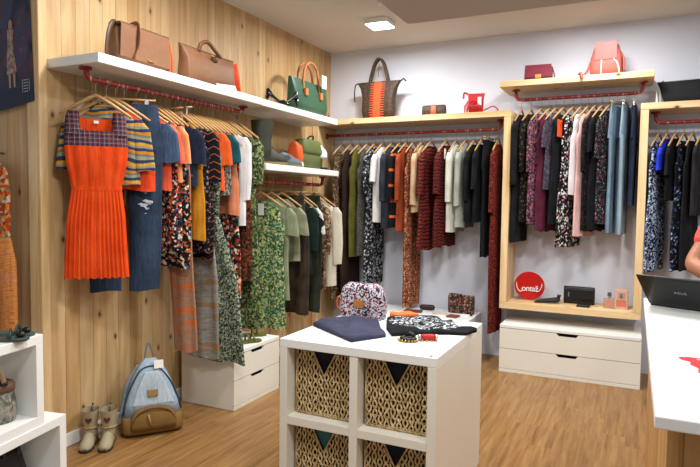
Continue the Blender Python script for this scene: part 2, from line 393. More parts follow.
# ------------------------------------------------------------------ garments
random.seed(4)
def cloth(mb, levels, k=3, amp=.01, seed=0, n=36, rows=16, cx=0, cy=0, caps=(False, False), nest=0):
    rnd = random.Random(seed); ph = rnd.random()*6.28; ph2 = rnd.random()*6.28; k2 = k*1.7
    zs = [l[0] for l in levels]; loops = []
    ts = sorted(set([i/rows for i in range(rows+1)] + [(zs[0]-z)/(zs[0]-zs[-1]) for z in zs]))
    for t in ts:
        z = zs[0] + (zs[-1]-zs[0])*t
        i = 0
        while i < len(levels)-2 and z < levels[i+1][0] - 1e-9: i += 1
        a, b = levels[i], levels[i+1]; u = (a[0]-z)/max(1e-9, a[0]-b[0]); u = min(1, max(0, u)); 
        w = a[1]+(b[1]-a[1])*u; d = a[2]+(b[2]-a[2])*u; f = a[3]+(b[3]-a[3])*u; ox = (a[4]+(b[4]-a[4])*u) if len(a) > 4 else 0
        loop = []
        for j in range(n):
            an = 2*PI*j/n; c, s = math.cos(an), math.sin(an)
            x = w*math.copysign(abs(c)**.85, c); y = d*math.copysign(abs(s)**.75, s)
            q = x/max(w, .01)
            if nest: y += f*amp*(math.sin(nest*x + 1.1*z) + .55*math.sin(nest*1.83*x + 1 - 1.6*z))
            else: y += f*amp*(math.sin(k*PI*q + ph + 1.2*z) + .5*math.sin(k2*PI*q + ph2 - 2*z))
            x += f*amp*.9*math.sin(5*z + ph2) + ox
            zz = z + (f*amp*.7*math.sin(k*PI*q*.6+ph) if t > .97 else 0)
            loop.append((cx+x, cy+y, zz))
        loops.append(loop)
    return mb.loft(loops, caps)

HANG = None
def hanger_proto():
    r = empty('clothes_hanger', (0,0,-9))
    path = [(x, 0, -.085 - .112*(abs(x)/.18)**1.12) for x in [i*.018 for i in range(-10, 11)]]
    MB().tube(path, [.007 + .004*(1-abs(i-10)/10) for i in range(21)], 8, flat=.8).build('shoulder_bar', M['hanger'], r, True)
    hk = [(0,0,-.085), (0,0,-.03), (.006,0,-.022)]
    hk += [(.0195*math.cos(a), 0, .0195*math.sin(a)) for a in [math.radians(x) for x in range(-40, 200, 24)]]
    MB().tube(hk, .0018, 6).build('hook', M['steel'], r, True)
    return r
def clip_proto():
    r = empty('clothes_hanger', (0,0,-9))
    MB().tube([(-.17,0,-.075), (.17,0,-.075)], .006, 8).build('clip_bar', M['hanger'], r, True)
    hk = [(0,0,-.085), (0,0,-.03), (.006,0,-.022)]
    hk += [(.0195*math.cos(a), 0, .0195*math.sin(a)) for a in [math.radians(x) for x in range(-40, 200, 24)]]
    MB().tube(hk, .0018, 6).build('hook', M['steel'], r, True)
    for s in (-1, 1): MB().box((s*.12-.012, -.008, -.115), (s*.12+.012, .008, -.07)).build('clip', M['steel'], r, bevel=.002)
    return r
def copy_tree(o):
    c = o.copy(); C.objects.link(c)
    for ch in o.children:
        d = ch.copy(); C.objects.link(d); d.parent = c
    return c
protos = {'wood': [hanger_proto(), 0], 'clip': [clip_proto(), 0]}
RAILS = {'L': ('x', -2.63, 2.052, 'clothes under the long white shelf'), 'K': ('x', -2.63, 1.556, 'clothes under the short white shelf'),
         'M': ('y', 5.26, 2.055, 'clothes in the wide pine frame'), 'R': ('y', 5.27, 2.298, 'clothes under the pine wall shelf'),
         'F': ('y', 5.26, 2.055, 'clothes in the pine frame behind the laptop')}
GARMENTS = [
    ('L', 'dress', 'bright orange sleeveless pleated dress with dark plaid yoke, first under the long white shelf', 'orange pleated dress', 'dress1', 2.3, 0.98, 0.165, 0.2, 0.2, 47, 'orange_pleat', 0.017, 0.0088, 'front'),
    ('L', 'jacket', 'mustard, navy and grey striped short-sleeved jacket behind the orange pleated dress', 'mustard striped jacket', 'top', 2.3714, 1.488, 0.182, 0.182, 0.26, 44, 'stripe_mustard', 0.0162, 0.0083, ''),
    ('L', 'dress', 'plain orange-red dress between the striped jacket and the denim shirt', 'plain orange-red dress', 'sleeveless', 2.4357, 1.461, 0.2, 0.2, 0.2, 43, 'orange', 0.0158, 0.0081, ''),
    ('L', 'jeans', 'long blue jeans with ripped pale knees near the orange pleated dress', 'ripped blue jeans', 'trousers', 2.4973, 0.882, 0.21, 0.21, 0.2, 43, 'denim_rip', 0.0158, 0.0081, ''),
    ('L', 'shirt', 'mid-blue denim shirt directly above the ripped jeans', 'mid-blue denim shirt', 'top', 2.5858, 1.651, 0.19, 0.19, 0.2, 28, 'denim_blue', 0.0224, 0.009, ''),
    ('L', 't_shirt', 'coral red T-shirt next to the ripped jeans', 'coral red T-shirt', 'top', 2.6584, 1.465, 0.17, 0.17, 0.2, 16, 'coral', 0.0234, 0.009, ''),
    ('L', 'dress', 'orange, white and black feather-print dress beside the coral T-shirt', 'feather-print dress', 'sleeveless', 2.734, 1.105, 0.195, 0.2, 0.2, 0, 'print_feather', 0.0157, 0.0081, ''),
    ('L', 't_shirt', 'peach orange T-shirt between the feather-print dress and the navy denim jacket', 'peach T-shirt', 'top', 2.779, 1.514, 0.17, 0.17, 0.2, 0, 'peach', 0.0157, 0.0081, ''),
    ('L', 'dress', 'black dress with orange and blue flowers, under the peach T-shirt', 'black dress with orange flowers', 'sleeveless', 2.824, 0.991, 0.195, 0.19, 0.2, 0, 'print_darkorange', 0.0157, 0.0081, ''),
    ('L', 'skirt', 'long rust orange and grey maxi skirt hanging lowest at the near end of the row', 'rust and grey maxi skirt', 'skirt', 2.869, 0.462, 0.12, 0.09, 0.2, 0, 'band_rust', 0.0157, 0.0081, 'xo.10'),
    ('L', 'jacket', 'dark navy denim jacket with brass button under the long white shelf', 'dark navy denim jacket', 'top', 2.914, 1.499, 0.175, 0.175, 0.2, 0, 'denim_navy', 0.0157, 0.0081, 'button'),
    ('L', 'dress', 'mustard yellow sleeveless dress under the navy denim jacket', 'mustard yellow dress', 'sleeveless', 2.959, 1.153, 0.2, 0.2, 0.2, 0, 'mustard', 0.0157, 0.0081, ''),
    ('L', 'dress', 'black sleeveless dress with tiny white specks beside the mustard dress', 'white-specked black dress', 'sleeveless', 3.004, 1.068, 0.2, 0.2, 0.2, 0, 'print_speck', 0.0157, 0.0081, ''),
    ('L', 'dress', 'black dress with thin orange wavy lines under the long white shelf', 'black dress with orange wavy lines', 'top', 3.049, 1.027, 0.185, 0.185, 0.3, 0, 'zig_orange', 0.0157, 0.0081, ''),
    ('L', 'dress', 'grey and orange woven-band maxi dress reaching down to the white drawers', 'woven-band maxi dress', 'sleeveless', 3.094, 0.363, 0.15, 0.13, 0.2, 0, 'band_grey', 0.0157, 0.0081, 'xo.08'),
    ('L', 'dress', 'grey-green leaf-print maxi dress with flared hem before the small drawers', 'leaf-print maxi dress', 'sleeveless', 3.139, 0.34, 0.19, 0.2, 0.2, 0, 'leaf_grey', 0.0157, 0.0081, 'xo.19'),
    ('L', 't_shirt', 'vivid orange T-shirt with loose sleeve beside the black wavy-lined dress', 'vivid orange T-shirt', 'top', 3.184, 1.475, 0.17, 0.17, 0.19, 0, 'orange_tee', 0.0157, 0.0081, ''),
    ('L', 'shirt', 'pale grey snake-print shirt between the vivid orange T-shirt and the teal top', 'pale grey snake-print shirt', 'sleeveless', 3.229, 1.444, 0.2, 0.2, 0.2, 0, 'print_grey', 0.0157, 0.0081, ''),
    ('L', 'blouse', 'dark teal velvet blouse with short sleeve under the long white shelf', 'dark teal velvet blouse', 'top', 3.274, 1.491, 0.17, 0.17, 0.17, 0, 'teal', 0.0157, 0.0081, ''),
    ('L', 'dress', 'salmon pink dress just beyond the teal blouse', 'salmon dress', 'sleeveless', 3.319, 1.311, 0.195, 0.195, 0.2, 0, 'salmon', 0.0157, 0.0081, ''),
    ('L', 'dress', 'red, black and cream floral dress behind the woven-band maxi dress', 'red and black floral dress', 'sleeveless', 3.364, 0.592, 0.17, 0.17, 0.2, 0, 'print_redflower', 0.0157, 0.0081, ''),
    ('L', 'blouse', 'plain white long-sleeved blouse at the far end under the long white shelf', 'plain white blouse', 'long', 3.433, 1.237, 0.17, 0.17, 0.42, 0, 'white', 0.0172, 0.0088, ''),
    ('L', 'dress', 'rust brown patterned dress below the white blouse', 'rust brown patterned dress', 'sleeveless', 3.482, 0.828, 0.19, 0.19, 0.2, 0, 'print_rust', 0.0172, 0.0088, ''),
    ('L', 'tunic', 'green camouflage-print tunic, last under the long white shelf', 'green camouflage-print tunic', 'long', 3.565, 0.521, 0.18, 0.18, 0.3, 0, 'leaf_green', 0.0234, 0.009, ''),
    ('K', 'dress', 'yellow-green garden-print long dress with white tag, first under the short white shelf', 'garden-print dress', 'sleeveless', 3.86, 0.405, 0.2, 0.22, 0.2, 14, 'leaf_bright', 0.0286, 0.01, 'tag'),
    ('K', 't_shirt', 'sage green T-shirt second under the short white shelf', 'sage green T-shirt', 'top', 4.01, 0.619, 0.17, 0.17, 0.2, 6, 'sage', 0.0234, 0.009, ''),
    ('K', 't_shirt', 'olive satin T-shirt in front of the dark green sweater', 'olive satin T-shirt', 'top', 4.165, 0.91, 0.17, 0.17, 0.2, 6, 'satin_olive', 0.0234, 0.009, ''),
    ('K', 'skirt', 'dark brown satin skirt under the olive satin T-shirt', 'dark brown satin skirt', 'skirt', 4.28, 0.459, 0.18, 0.21, 0.2, 0, 'brown_satin', 0.0234, 0.009, ''),
    ('K', 'sweater', 'very dark bottle-green sweater under the short white shelf', 'bottle-green sweater', 'long', 4.365, 0.789, 0.185, 0.185, 0.34, 5, 'darkgreen', 0.0234, 0.009, ''),
    ('K', 't_shirt', 'white and black T-shirt peeping out beside the bottle-green sweater', 'white and black T-shirt', 'top', 4.4515, 1.031, 0.18, 0.18, 0.2, 0, 'print_whiteblack', 0.0192, 0.009, ''),
    ('K', 'trousers', 'dark olive trousers hanging by the waist beyond the bottle-green sweater', 'dark olive trousers', 'trousers', 4.5065, 0.437, 0.2, 0.2, 0.2, 0, 'olive_dark', 0.0192, 0.009, ''),
    ('K', 'blouse', 'brown and beige patterned blouse next to the cream shirt', 'brown and beige patterned blouse', 'long', 4.693, 0.607, 0.14, 0.14, 0.4, 0, 'print_brown', 0.0234, 0.009, ''),
    ('K', 'shirt', 'cream long-sleeved shirt, last under the short white shelf', 'cream long-sleeved shirt', 'long', 4.78, 0.63, 0.2, 0.2, 0.5, 8, 'cream', 0.0234, 0.009, ''),
    ('M', 'dress', 'brown snake-print dress, first in the wide pine frame', 'brown snake-print dress', 'sleeveless', -2.619, 0.45, 0.175, 0.175, 0.2, -4, 'print_brown2', 0.0234, 0.009, ''),
    ('M', 'dress', 'plain dark brown dress second in the wide pine frame', 'dark brown dress', 'sleeveless', -2.519, 0.458, 0.175, 0.175, 0.2, -5, 'darkbrown', 0.0234, 0.009, ''),
    ('M', 'dress', 'olive green dress next to the grey tweed dress', 'olive green dress', 'sleeveless', -2.434, 0.869, 0.175, 0.175, 0.2, -5, 'olive', 0.0234, 0.009, ''),
    ('M', 'dress', 'grey tweed sleeveless dress with pale collar seam', 'grey tweed dress', 'sleeveless', -2.339, 0.883, 0.175, 0.175, 0.2, -9, 'tweed', 0.0252, 0.009, ''),
    ('M', 'dress', 'long black and grey floral dress below the white top', 'black and grey floral dress', 'long', -2.266, 0.622, 0.17, 0.17, 0.35, -6, 'print_greyflower', 0.0254, 0.009, ''),
    ('M', 't_shirt', 'bright white T-shirt with long body in the wide pine frame', 'bright white T-shirt', 'top', -2.184, 1.219, 0.17, 0.17, 0.24, -6, 'white', 0.0285, 0.009, ''),
    ('M', 'sweater', 'charcoal grey sweater to the beside the white T-shirt', 'charcoal grey sweater', 'long', -2.088, 1.166, 0.17, 0.17, 0.42, -8, 'charcoal', 0.0286, 0.009, ''),
    ('M', 'sweater', 'black sweater with two orange stripes', 'orange-striped black sweater', 'long', -2.0055, 1.169, 0.17, 0.17, 0.4, -8, 'stripe_orange', 0.0216, 0.009, ''),
    ('M', 'blouse', 'rust orange blouse between the orange-striped black sweater and the rust print maxi dress', 'rust orange blouse', 'long', -1.9432, 1.134, 0.17, 0.17, 0.4, -7, 'rust', 0.0216, 0.009, ''),
    ('M', 'dress', 'rust and cream print maxi dress hanging nearly to the low white drawers', 'rust print maxi dress', 'sleeveless', -1.8773, 0.43, 0.17, 0.175, 0.2, -4, 'print_rustcream', 0.023, 0.009, ''),
    ('M', 'blouse', 'plain beige long-sleeved blouse beside the red and black zigzag dress', 'plain beige blouse', 'long', -1.792, 1.32, 0.17, 0.17, 0.45, -6, 'beige', 0.0297, 0.009, ''),
    ('M', 'dress', 'red and black zigzag knit dress with the lower hem, the larger of two', 'lower-hemmed zigzag dress', 'top', -1.705, 0.98, 0.17, 0.25, 0.35, -10, 'zig_red', 0.03, 0.009, ''),
    ('M', 'dress', 'red and black zigzag knit dress with price tag, the smaller of two', 'price-tagged zigzag dress', 'top', -1.562, 1.014, 0.17, 0.22, 0.35, -8, 'zig_red2', 0.0326, 0.009, 'tag2'),
    ('M', 'blouse', 'ivory long-sleeved blouse beside the zigzag dresses', 'ivory blouse', 'long', -1.468, 1.151, 0.17, 0.17, 0.42, -6, 'ivory', 0.0299, 0.009, ''),
    ('M', 'sweater', 'pale sage grey sweater between the ivory blouse and the black tops', 'pale sage sweater', 'long', -1.382, 1.188, 0.17, 0.17, 0.45, -8, 'sagegrey', 0.0277, 0.009, ''),
    ('M', 'blouse', 'black blouse beside the pale sage sweater', 'black blouse', 'long', -1.3021, 1.243, 0.17, 0.17, 0.4, -8, 'black', 0.0223, 0.009, ''),
    ('M', 'blouse', 'black knit top nearest the black trousers', 'black knit top', 'top', -1.2379, 1.245, 0.17, 0.17, 0.3, -6, 'black', 0.0223, 0.009, ''),
    ('M', 'trousers', 'long black trousers in the wide pine frame', 'long black trousers', 'trousers', -1.169, 0.937, 0.175, 0.175, 0.2, -6, 'black', 0.024, 0.009, ''),
    ('M', 'dress', 'burgundy patterned maxi dress hanging beside the pine post, almost to the floor', 'burgundy maxi dress', 'long', -1.093, 0.278, 0.17, 0.17, 0.5, -3, 'print_burgundy', 0.0266, 0.009, ''),
    ('R', 'tunic', 'black tunic with asymmetric hem, first under the pine shelf', 'black tunic', 'long', -0.905, 1.085, 0.165, 0.165, 0.5, -7, 'black', 0.0274, 0.009, ''),
    ('R', 'blouse', 'black blouse with faint gold flowers, second under the pine shelf', 'black blouse with gold flowers', 'long', -0.826, 1.256, 0.16, 0.16, 0.4, -13, 'print_gold', 0.0269, 0.009, ''),
    ('R', 'blouse', 'mauve and plum floral blouse under the pine shelf', 'mauve floral blouse', 'long', -0.742, 1.241, 0.18, 0.18, 0.4, -18, 'print_mauve', 0.0223, 0.009, ''),
    ('R', 'dress', 'plain plum dress next to the mauve floral blouse', 'plum dress', 'sleeveless', -0.6751, 1.176, 0.18, 0.18, 0.2, -20, 'plum', 0.0175, 0.009, ''),
    ('R', 't_shirt', 'grey-purple speckled T-shirt beside the plum dress', 'grey-purple T-shirt', 'top', -0.6219, 1.523, 0.16, 0.16, 0.2, -20, 'greypurple', 0.0175, 0.009, ''),
    ('R', 'dress', 'black dress with bright orange swing tag', 'black dress with orange tag', 'sleeveless', -0.563, 1.237, 0.18, 0.18, 0.2, -20, 'black', 0.0194, 0.009, 'otag'),
    ('R', 'dress', 'black maxi dress with dense white and pink blossoms, longest under the pine shelf', 'black blossom maxi dress', 'sleeveless', -0.489, 1.053, 0.17, 0.22, 0.2, -20, 'print_blossom', 0.0213, 0.01, ''),
    ('R', 'top', 'white sleeveless top beside the pale pink dress', 'white sleeveless top', 'sleeveless', -0.4243, 1.483, 0.16, 0.16, 0.2, -20, 'white_pink', 0.0175, 0.009, ''),
    ('R', 'dress', 'pale pink long dress in the middle of the shelf rail', 'pale pink dress', 'sleeveless', -0.3711, 1.156, 0.18, 0.18, 0.2, -20, 'pink', 0.0175, 0.009, ''),
    ('R', 'dress', 'black lace dress beside the pale pink dress', 'black lace dress', 'long', -0.3179, 1.19, 0.18, 0.18, 0.4, -20, 'lace', 0.0175, 0.009, ''),
    ('R', 'dress', 'plain black short-sleeved dress beside the sequinned dress', 'plain black short-sleeved dress', 'top', -0.2647, 1.208, 0.18, 0.18, 0.25, -20, 'black', 0.0175, 0.009, ''),
    ('R', 'dress', 'black dress with multicoloured sequin pattern beside the blue jeans', 'multicoloured sequinned dress', 'top', -0.2114, 1.249, 0.18, 0.18, 0.3, -20, 'sequin', 0.0175, 0.009, ''),
    ('R', 'jeans', 'mid-blue jeans with hem at the lowest, beside the pale blue jeans', 'mid-blue jeans', 'trousers', -0.151, 1.181, 0.17, 0.17, 0.2, -16, 'denim_light', 0.0203, 0.009, ''),
    ('R', 'jeans', 'pale blue jeans second from the pine post', 'pale blue jeans', 'trousers', -0.0864, 1.177, 0.17, 0.17, 0.2, -9, 'denim_pale', 0.0212, 0.009, ''),
    ('R', 'jeans', 'dark navy jeans squeezed against the pine post', 'dark navy jeans', 'trousers', -0.025, 1.41, 0.15, 0.15, 0.2, -3, 'denim_navy', 0.0215, 0.009, ''),
    ('F', 'dress', 'blue and white patterned long dress, first in the pine frame behind the laptop', 'blue and white patterned dress', 'sleeveless', 0.155, 0.9, 0.18, 0.2, 0.2, -18, 'print_bluewhite', 0.0192, 0.009, ''),
    ('F', 'blouse', 'royal blue blouse peeping out beside the blue and white dress', 'royal blue blouse', 'top', 0.2128, 1.676, 0.17, 0.17, 0.15, -18, 'royal', 0.0192, 0.009, ''),
    ('F', 'blouse', 'black short-sleeved blouse beside the royal blue blouse', 'black short-sleeved blouse', 'top', 0.2707, 1.45, 0.17, 0.17, 0.2, -18, 'black', 0.0192, 0.009, ''),
    ('F', 'dress', 'long black dress with small blue flowers above the laptop', 'black dress with blue flowers', 'sleeveless', 0.3285, 0.908, 0.18, 0.18, 0.2, -18, 'print_blueflower', 0.0192, 0.009, ''),
    ('F', 'dress', 'plain long black dress in the pine frame behind the laptop', 'plain long black dress', 'sleeveless', 0.3863, 0.912, 0.18, 0.18, 0.2, -18, 'black2', 0.0192, 0.009, ''),
    ('F', 'jacket', 'dark charcoal long-sleeved jacket above the laptop', 'dark charcoal jacket', 'long', 0.45, 1.341, 0.18, 0.18, 0.5, -18, 'charcoal2', 0.0212, 0.009, ''),
]

CAT = {'t_shirt': 'T-shirt'}
def garment(i, rl, name, label, short, kind, along, zb, w, wh, sl, yaw, mat, d, amp, opt):
    ax, c0, rz, grp = RAILS[rl]
    if ax == 'x': loc = (c0, along, rz); rot = math.radians(yaw)
    else: loc = (along, c0, rz); rot = math.radians(-90 + yaw)
    clip = kind in ('trousers', 'skirt')
    p = protos['clip' if clip else 'wood']
    h = p[0] if p[1] == 0 else copy_tree(p[0]); p[1] += 1
    h.location = loc; h.rotation_euler = (0, 0, rot)
    tag(h, ('clip hanger' if clip else 'pale wooden hanger') + ' holding the ' + short, 'hanger', 'hangers, ' + grp)
    r = empty(name, loc, rot, label, CAT.get(name, name), grp)
    m = fabric(mat); zb = zb - rz; S = 100 + i
    L = -.132; ND = 38 if rl in 'LK' else 31
    xo = 0.0
    if opt.startswith('xo'): xo = float(opt[2:]); opt = ''
    if kind == 'trousers':
        wz = -.10
        mb = MB(); cloth(mb, [(wz, w*.86, d*.8, .2), (wz-.05, w*.88, d*.85, .3)], 2, amp, S, rows=2); mb.build('waistband', m, r, True)
        mb = MB(); cloth(mb, [(wz-.05, w*.88, d*.9, .3), (wz-.26, w, d, .6)], 2, amp, S, rows=5, nest=ND); mb.build('hip_section', m, r, True)
        for s in (-1, 1):
            mb = MB(); cloth(mb, [(wz-.24, w*.52, d, .5), ((wz+zb)/2, w*.44, d*.95, 1), (zb, w*.40, d*.95, 1)], 1.5, amp, S+s, n=24, cx=s*w*.49, nest=ND)
            mb.build('leg', m, r, True)
        return r
    if kind == 'skirt':
        mb = MB(); cloth(mb, [(-.10, w*.8, d*.8, .2), (-.15, w*.82, d*.8, .3)], 3, amp, S, rows=2); mb.build('waistband', m, r, True)
        mb = MB(); cloth(mb, [(-.15, w*.83, d*.85, .3, 0), (-.5, (w+wh)/2, d, .8, xo*.5), (zb, wh, d*1.2, 1.3, xo)], 3, amp, S, nest=ND); mb.build('skirt_panel', m, r, True)
        return r
    if kind == 'dress1':
        yoke = cloth_mat('plaid', [(0,'#232838'),(.3,'#6d2f35'),(.42,'#2b3147'),(.62,'#b9b2b4'),(.7,'#252a3b'),(.86,'#a0453a')], 42, .9, 0, 'fabric_plaid')
        mb = MB()
        for s in (-1, 1):                                   # wide yoke straps
            mb = MB(); cloth(mb, [(-.175, .028, .018, 0, 0), (-.20, .034, .02, 0, s*.004), (-.24, .036, .022, 0, s*.006), (-.30, .046, .024, 0, 0)], 1, .002, 3, n=16, rows=6, cx=s*.112)
            mb.build('yoke_strap', yoke, r, True)
        mb = MB(); cloth(mb, [(-.278, .155, .024, 0), (-.36, .158, .026, .2)], 2, amp*.3, S, rows=6); mb.build('yoke', yoke, r, True)
        back = MB(); back.prism([(-.06,-.21),(.06,-.21),(.1,-.195),(.1,-.31),(-.1,-.31),(-.1,-.195)], .004, Matrix(((1,0,0,0),(0,0,-1,.020),(0,1,0,0),(0,0,0,1)))); back.build('back_panel', m, r)
        MB().box((-.012, .010, -.235), (.012, .014, -.22)).build('neck_label', M['paper'], r)
        mb = MB(); cloth(mb, [(-.36, .160, .028, .3), (-.45, .152, .03, .6), (-.575, .126, .024, .3)], 5, amp*.6, S, n=60); mb.build('bodice', m, r, True)
        mb = MB(); cloth(mb, [(-.572, .128, .026, 0), (-.596, .128, .026, 0)], 3, 0.001, S, rows=2); mb.build('waistband', m, r, True)
        mb = MB(); cloth(mb, [(-.596, .127, .024, .4), (-.75, .148, .028, .9), (zb, .165, .032, 1.1)], 15, amp*.55, S, n=170, rows=14); mb.build('pleated_skirt', m, r, True)
        return r
    # neck, shoulder, chest, waist, hem
    zsh = -.224; body = [(L, .052, d*.8, 0), (L-.04, .105, d*.85, .1), (zsh, w*.93, d*.85, .2), (zsh-.06, w*.95, d*1.05, .4)]
    ln = zb - zsh
    if name in ('dress', 'tunic'):
        body += [(zsh+ln*.35, w*.88, d, .7), (zsh+ln*.65, (w+wh)*.5, d*1.1, 1, xo*.6), (zb, wh, d*1.2, 1.3, xo)]
    else:
        body += [(zsh+ln*.5, w*.95, d, .8), (zb, wh*1.0, d*1.1, 1)]
    if kind == 'sleeveless':
        body[0] = (L-.02, .08, d*.8, 0); body[2] = (zsh, w*.80, d*.85, .2); body[3] = (zsh-.07, w*.80, d, .4); body.insert(4, (zsh-.13, w*.97, d*1.05, .5))
    mb = MB(); body = [tuple(l) + (0,)*(5-len(l)) for l in body]; cloth(mb, body, 2.6, amp, S, nest=ND); b = mb.build('body', m, r, True)
    if kind in ('top', 'long'):
        for s in (-1, 1):
            mb = MB(); e = .028 if kind == 'top' else .012
            cloth(mb, [(zsh+.022, .022, d*.75, 0, -s*.004), (zsh-.03, .05, d*.95, .3, s*e*.5), (zsh-sl*.6, .052, d*.95, .7, s*e), (zsh-sl, .040 if kind == 'long' else .055, d*.9, 1, s*e*1.2)], 1.2, amp*.9, S+s*7, n=20, rows=10, cx=s*(w*.9), nest=ND)
            mb.build('sleeve', m, r, True)
    if name in ('sweater', 'blouse', 'shirt', 'jacket'):
        MB().tube([(.058*math.cos(a), d*.9*math.sin(a), L-.004) for a in [2*PI*j/16 for j in range(17)]], .006, 6).build('collar', m, r, True)
    if opt == 'button': MB().tube([(w*.82, -d-.006, zb+.06), (w*.82, -d-.014, zb+.06)], .011, 10).build('button', M['brass'], r)
    if opt == 'tag': MB().box((.0, -d-.03, -.26), (.045, -d-.026, -.17)).build('price_tag', M['paper'], r)
    if opt == 'tag2': MB().box((w*.7, d+.016, -.26), (w*.7+.03, d+.019, -.17)).build('price_tag', M['paper'], r)
    if opt == 'otag':
        MB().box((w*.5, d+.016, -.34), (w*.5+.08, d+.019, -.20)).build('swing_tag', plain('orange_tag', '#e8531f', .7), r)
    return r
for i, row in enumerate(GARMENTS): garment(i, *row)

# ------------------------------------------------------------------ drawer units
def drawers(name, label, loc, rz, wid, hole=0.0):
    r = empty(name, loc, rz, label, 'drawer unit'); D = .45; W = wid/2       # local: front faces -y, at y=0
    f = M['cream']
    mb = MB(); mb.box((-W, .0, 0), (W, D, .028)); mb.box((-W, .018, .028), (-W+.018, D, .372)); mb.box((W-.018, .018, .028), (W, D, .372)); mb.box((-W+.018, D-.012, .028), (W-.018, D, .372))
    mb.build('carcass', f, r, bevel=.002)
    box('worktop', (-W, -.001, .373), (W, D, .40), M['white'], r, .003)
    for z0, z1 in ((.032, .199), (.203, .37)):
        hw, hh = .085, .024; n = hole; y0, y1 = 0, .017
        out = [(-W, z0), (W, z0), (W, z1), (n+hw, z1), (n+hw-.02, z1-hh), (n-hw+.02, z1-hh), (n-hw, z1), (-W, z1)]
        o = MB().prism(out, .017, Matrix(((1,0,0,0),(0,0,-1,.017),(0,1,0,0),(0,0,0,1)))).build('drawer', f, r)
        MB().box((n-hw-.01, .03, z1-hh-.02), (n+hw+.01, .05, z1-.002)).build('recess_shade', M['dark'], o)  # near-black block stands in for the shade behind the handle cut-out
        box('drawer_tray', (-W+.03, .06, z0+.01), (W-.03, D-.03, z1-.05), M['dark'], o)
    return r
drawers('drawer_unit', 'small white two-drawer unit against the pine wall under the long dresses', (-2.365, 3.444, 0), math.radians(90), .555)
drawers('drawer_unit', 'low white two-drawer unit under the shelf with the red sign', (-.447, 4.962, 0), 0, 1.066)
drawers('drawer_unit', 'low white drawer unit behind the basket table, holding a patterned wallet', (-1.776, 4.962, 0), 0, 1.066)

# ------------------------------------------------------------------ basket table (two open cube shelves back to back)
t = empty('cube_table', (-1.095, 2.33, 0), 0, 'square white cube table with four woven baskets in its open front', 'table')
W = .382; DD = .81
mb = MB(); mb.box((-W, 0, .73), (W, DD, .77)); mb.build('tabletop', M['white'], t, bevel=.002)
for x in (-W, W-.04): box('side_panel', (x, 0, 0), (x+.04, DD, .7295), M['cream'], t, .002)
box('bottom_panel', (-W+.0405, 0, 0), (W-.0405, DD, .04), M['cream'], t, .002)
box('divider', (-.02, .003, .0405), (.02, DD-.003, .7295), M['cream'], t, .001)
for x0, x1 in ((-W+.0405, -.0205), (.0205, W-.0405)):
    box('inner_shelf', (x0, .003, .366), (x1, DD-.003, .404), M['cream'], t, .001)
    box('back_panel', (x0, .40, .0405), (x1, .41, .7295), M['cream'], t)
straw = NT('seagrass_straw', .75, .2); sv = straw.noise(straw.coord((1,1,1)), 60, 3)
M['straw'] = straw.col(straw.ramp(sv, [(.3, '#9c8258'), (.5, '#c4aa7a'), (.7, '#dcc89c')]))
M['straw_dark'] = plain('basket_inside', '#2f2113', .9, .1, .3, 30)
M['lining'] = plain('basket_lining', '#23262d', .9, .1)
M['lining_teal'] = plain('basket_lining_teal', '#3f6f6c', .9, .1)
def basket(x, z, label, lining):
    w, d, h = .151, .165, .316
    r = empty('storage_basket', (x, 2.385 + d + .004, z), 0, label, 'basket', 'woven baskets in the cube table')
    nv = (-.055, .055, .10)                                  # notch half width and depth in front wall
    mb = MB()
    mb.box((-w+.008, -d+.010, 0), (w-.008, d-.006, .012))
    out = [(-w+.008, .0), (w-.008, .0), (w-.008, h-.01), (.058, h-.01), (0, h-.115), (-.058, h-.01), (-w+.008, h-.01)]
    mb.prism(out, .006, Matrix(((1,0,0,0),(0,0,-1,-d+.016),(0,1,0,0),(0,0,0,1))))
    mb.box((-w+.008, d-.012, 0), (w-.008, d-.006, h-.01)); mb.box((-w+.008, -d+.016, 0), (-w+.014, d-.012, h-.01)); mb.box((w-.014, -d+.016, 0), (w-.008, d-.012, h-.01))
    mb.build('shell', M['straw_dark'], r)
    wv = MB(); nc = 10; pitch = 2*(w-.006)/nc; per = .042; rnd = random.Random(int(x*1000+z*77))
    for c in range(nc):
        cx = -w + .006 + pitch*(c+.5)
        for s in (-1, 1):
            pth = []; n = int((h-.012)/.006)
            for i in range(n+1):
                zz = .006 + (h-.014)*i/n
                xx = cx + s*pitch*.36*math.cos(PI*zz/per + (c % 2)*PI/2)
                if abs(xx) < .064*(zz-(h-.125))/.115: 
                    if len(pth) > 2: wv.tube(pth, .0046, 5)
                    pth = []; continue
                pth.append((xx + rnd.uniform(-.0012, .0012), -d+.006+.003*math.sin(PI*zz/per*s + c), zz))
            if len(pth) > 2: wv.tube(pth, .0046, 5)
        zz = .012
    for k in range(9):
        zz = .016 + k*per*.94
        if zz > h-.13: break
        wv.tube([(-w+.006, -d+.009, zz), (w-.006, -d+.009, zz)], .0028, 5)
    for sx in (-1, 1):
        for c in range(9):
            cy = -d+.02 + (2*d-.03)*(c+.5)/9
            wv.tube([(sx*(w-.006), cy + .012*math.cos(PI*zz/per + c), zz) for zz in [.006+.012*i for i in range(25)]], .0036, 5)
    wv.build('weave', M['straw'], r, True)
    rim = MB()
    rim.tube([(-w+.004, -d+.008, h-.004), (-.064, -d+.008, h-.004), (0, -d+.006, h-.122), (.064, -d+.008, h-.004), (w-.004, -d+.008, h-.004), (w-.004, d-.004, h-.004), (-w+.004, d-.004, h-.004), (-w+.004, -d+.008, h-.004)], .0052, 8)
    rim.tube([(-w+.004, -d+.008, .006), (w-.004, -d+.008, .006)], .005, 8)
    for sx in (-1, 1): rim.tube([(sx*(w-.004), -d+.008, .006), (sx*(w-.004), -d+.008, h-.004)], .0045, 8)
    rim.build('rim', M['straw'], r, True)
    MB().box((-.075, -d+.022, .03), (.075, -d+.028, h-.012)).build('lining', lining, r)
    return r
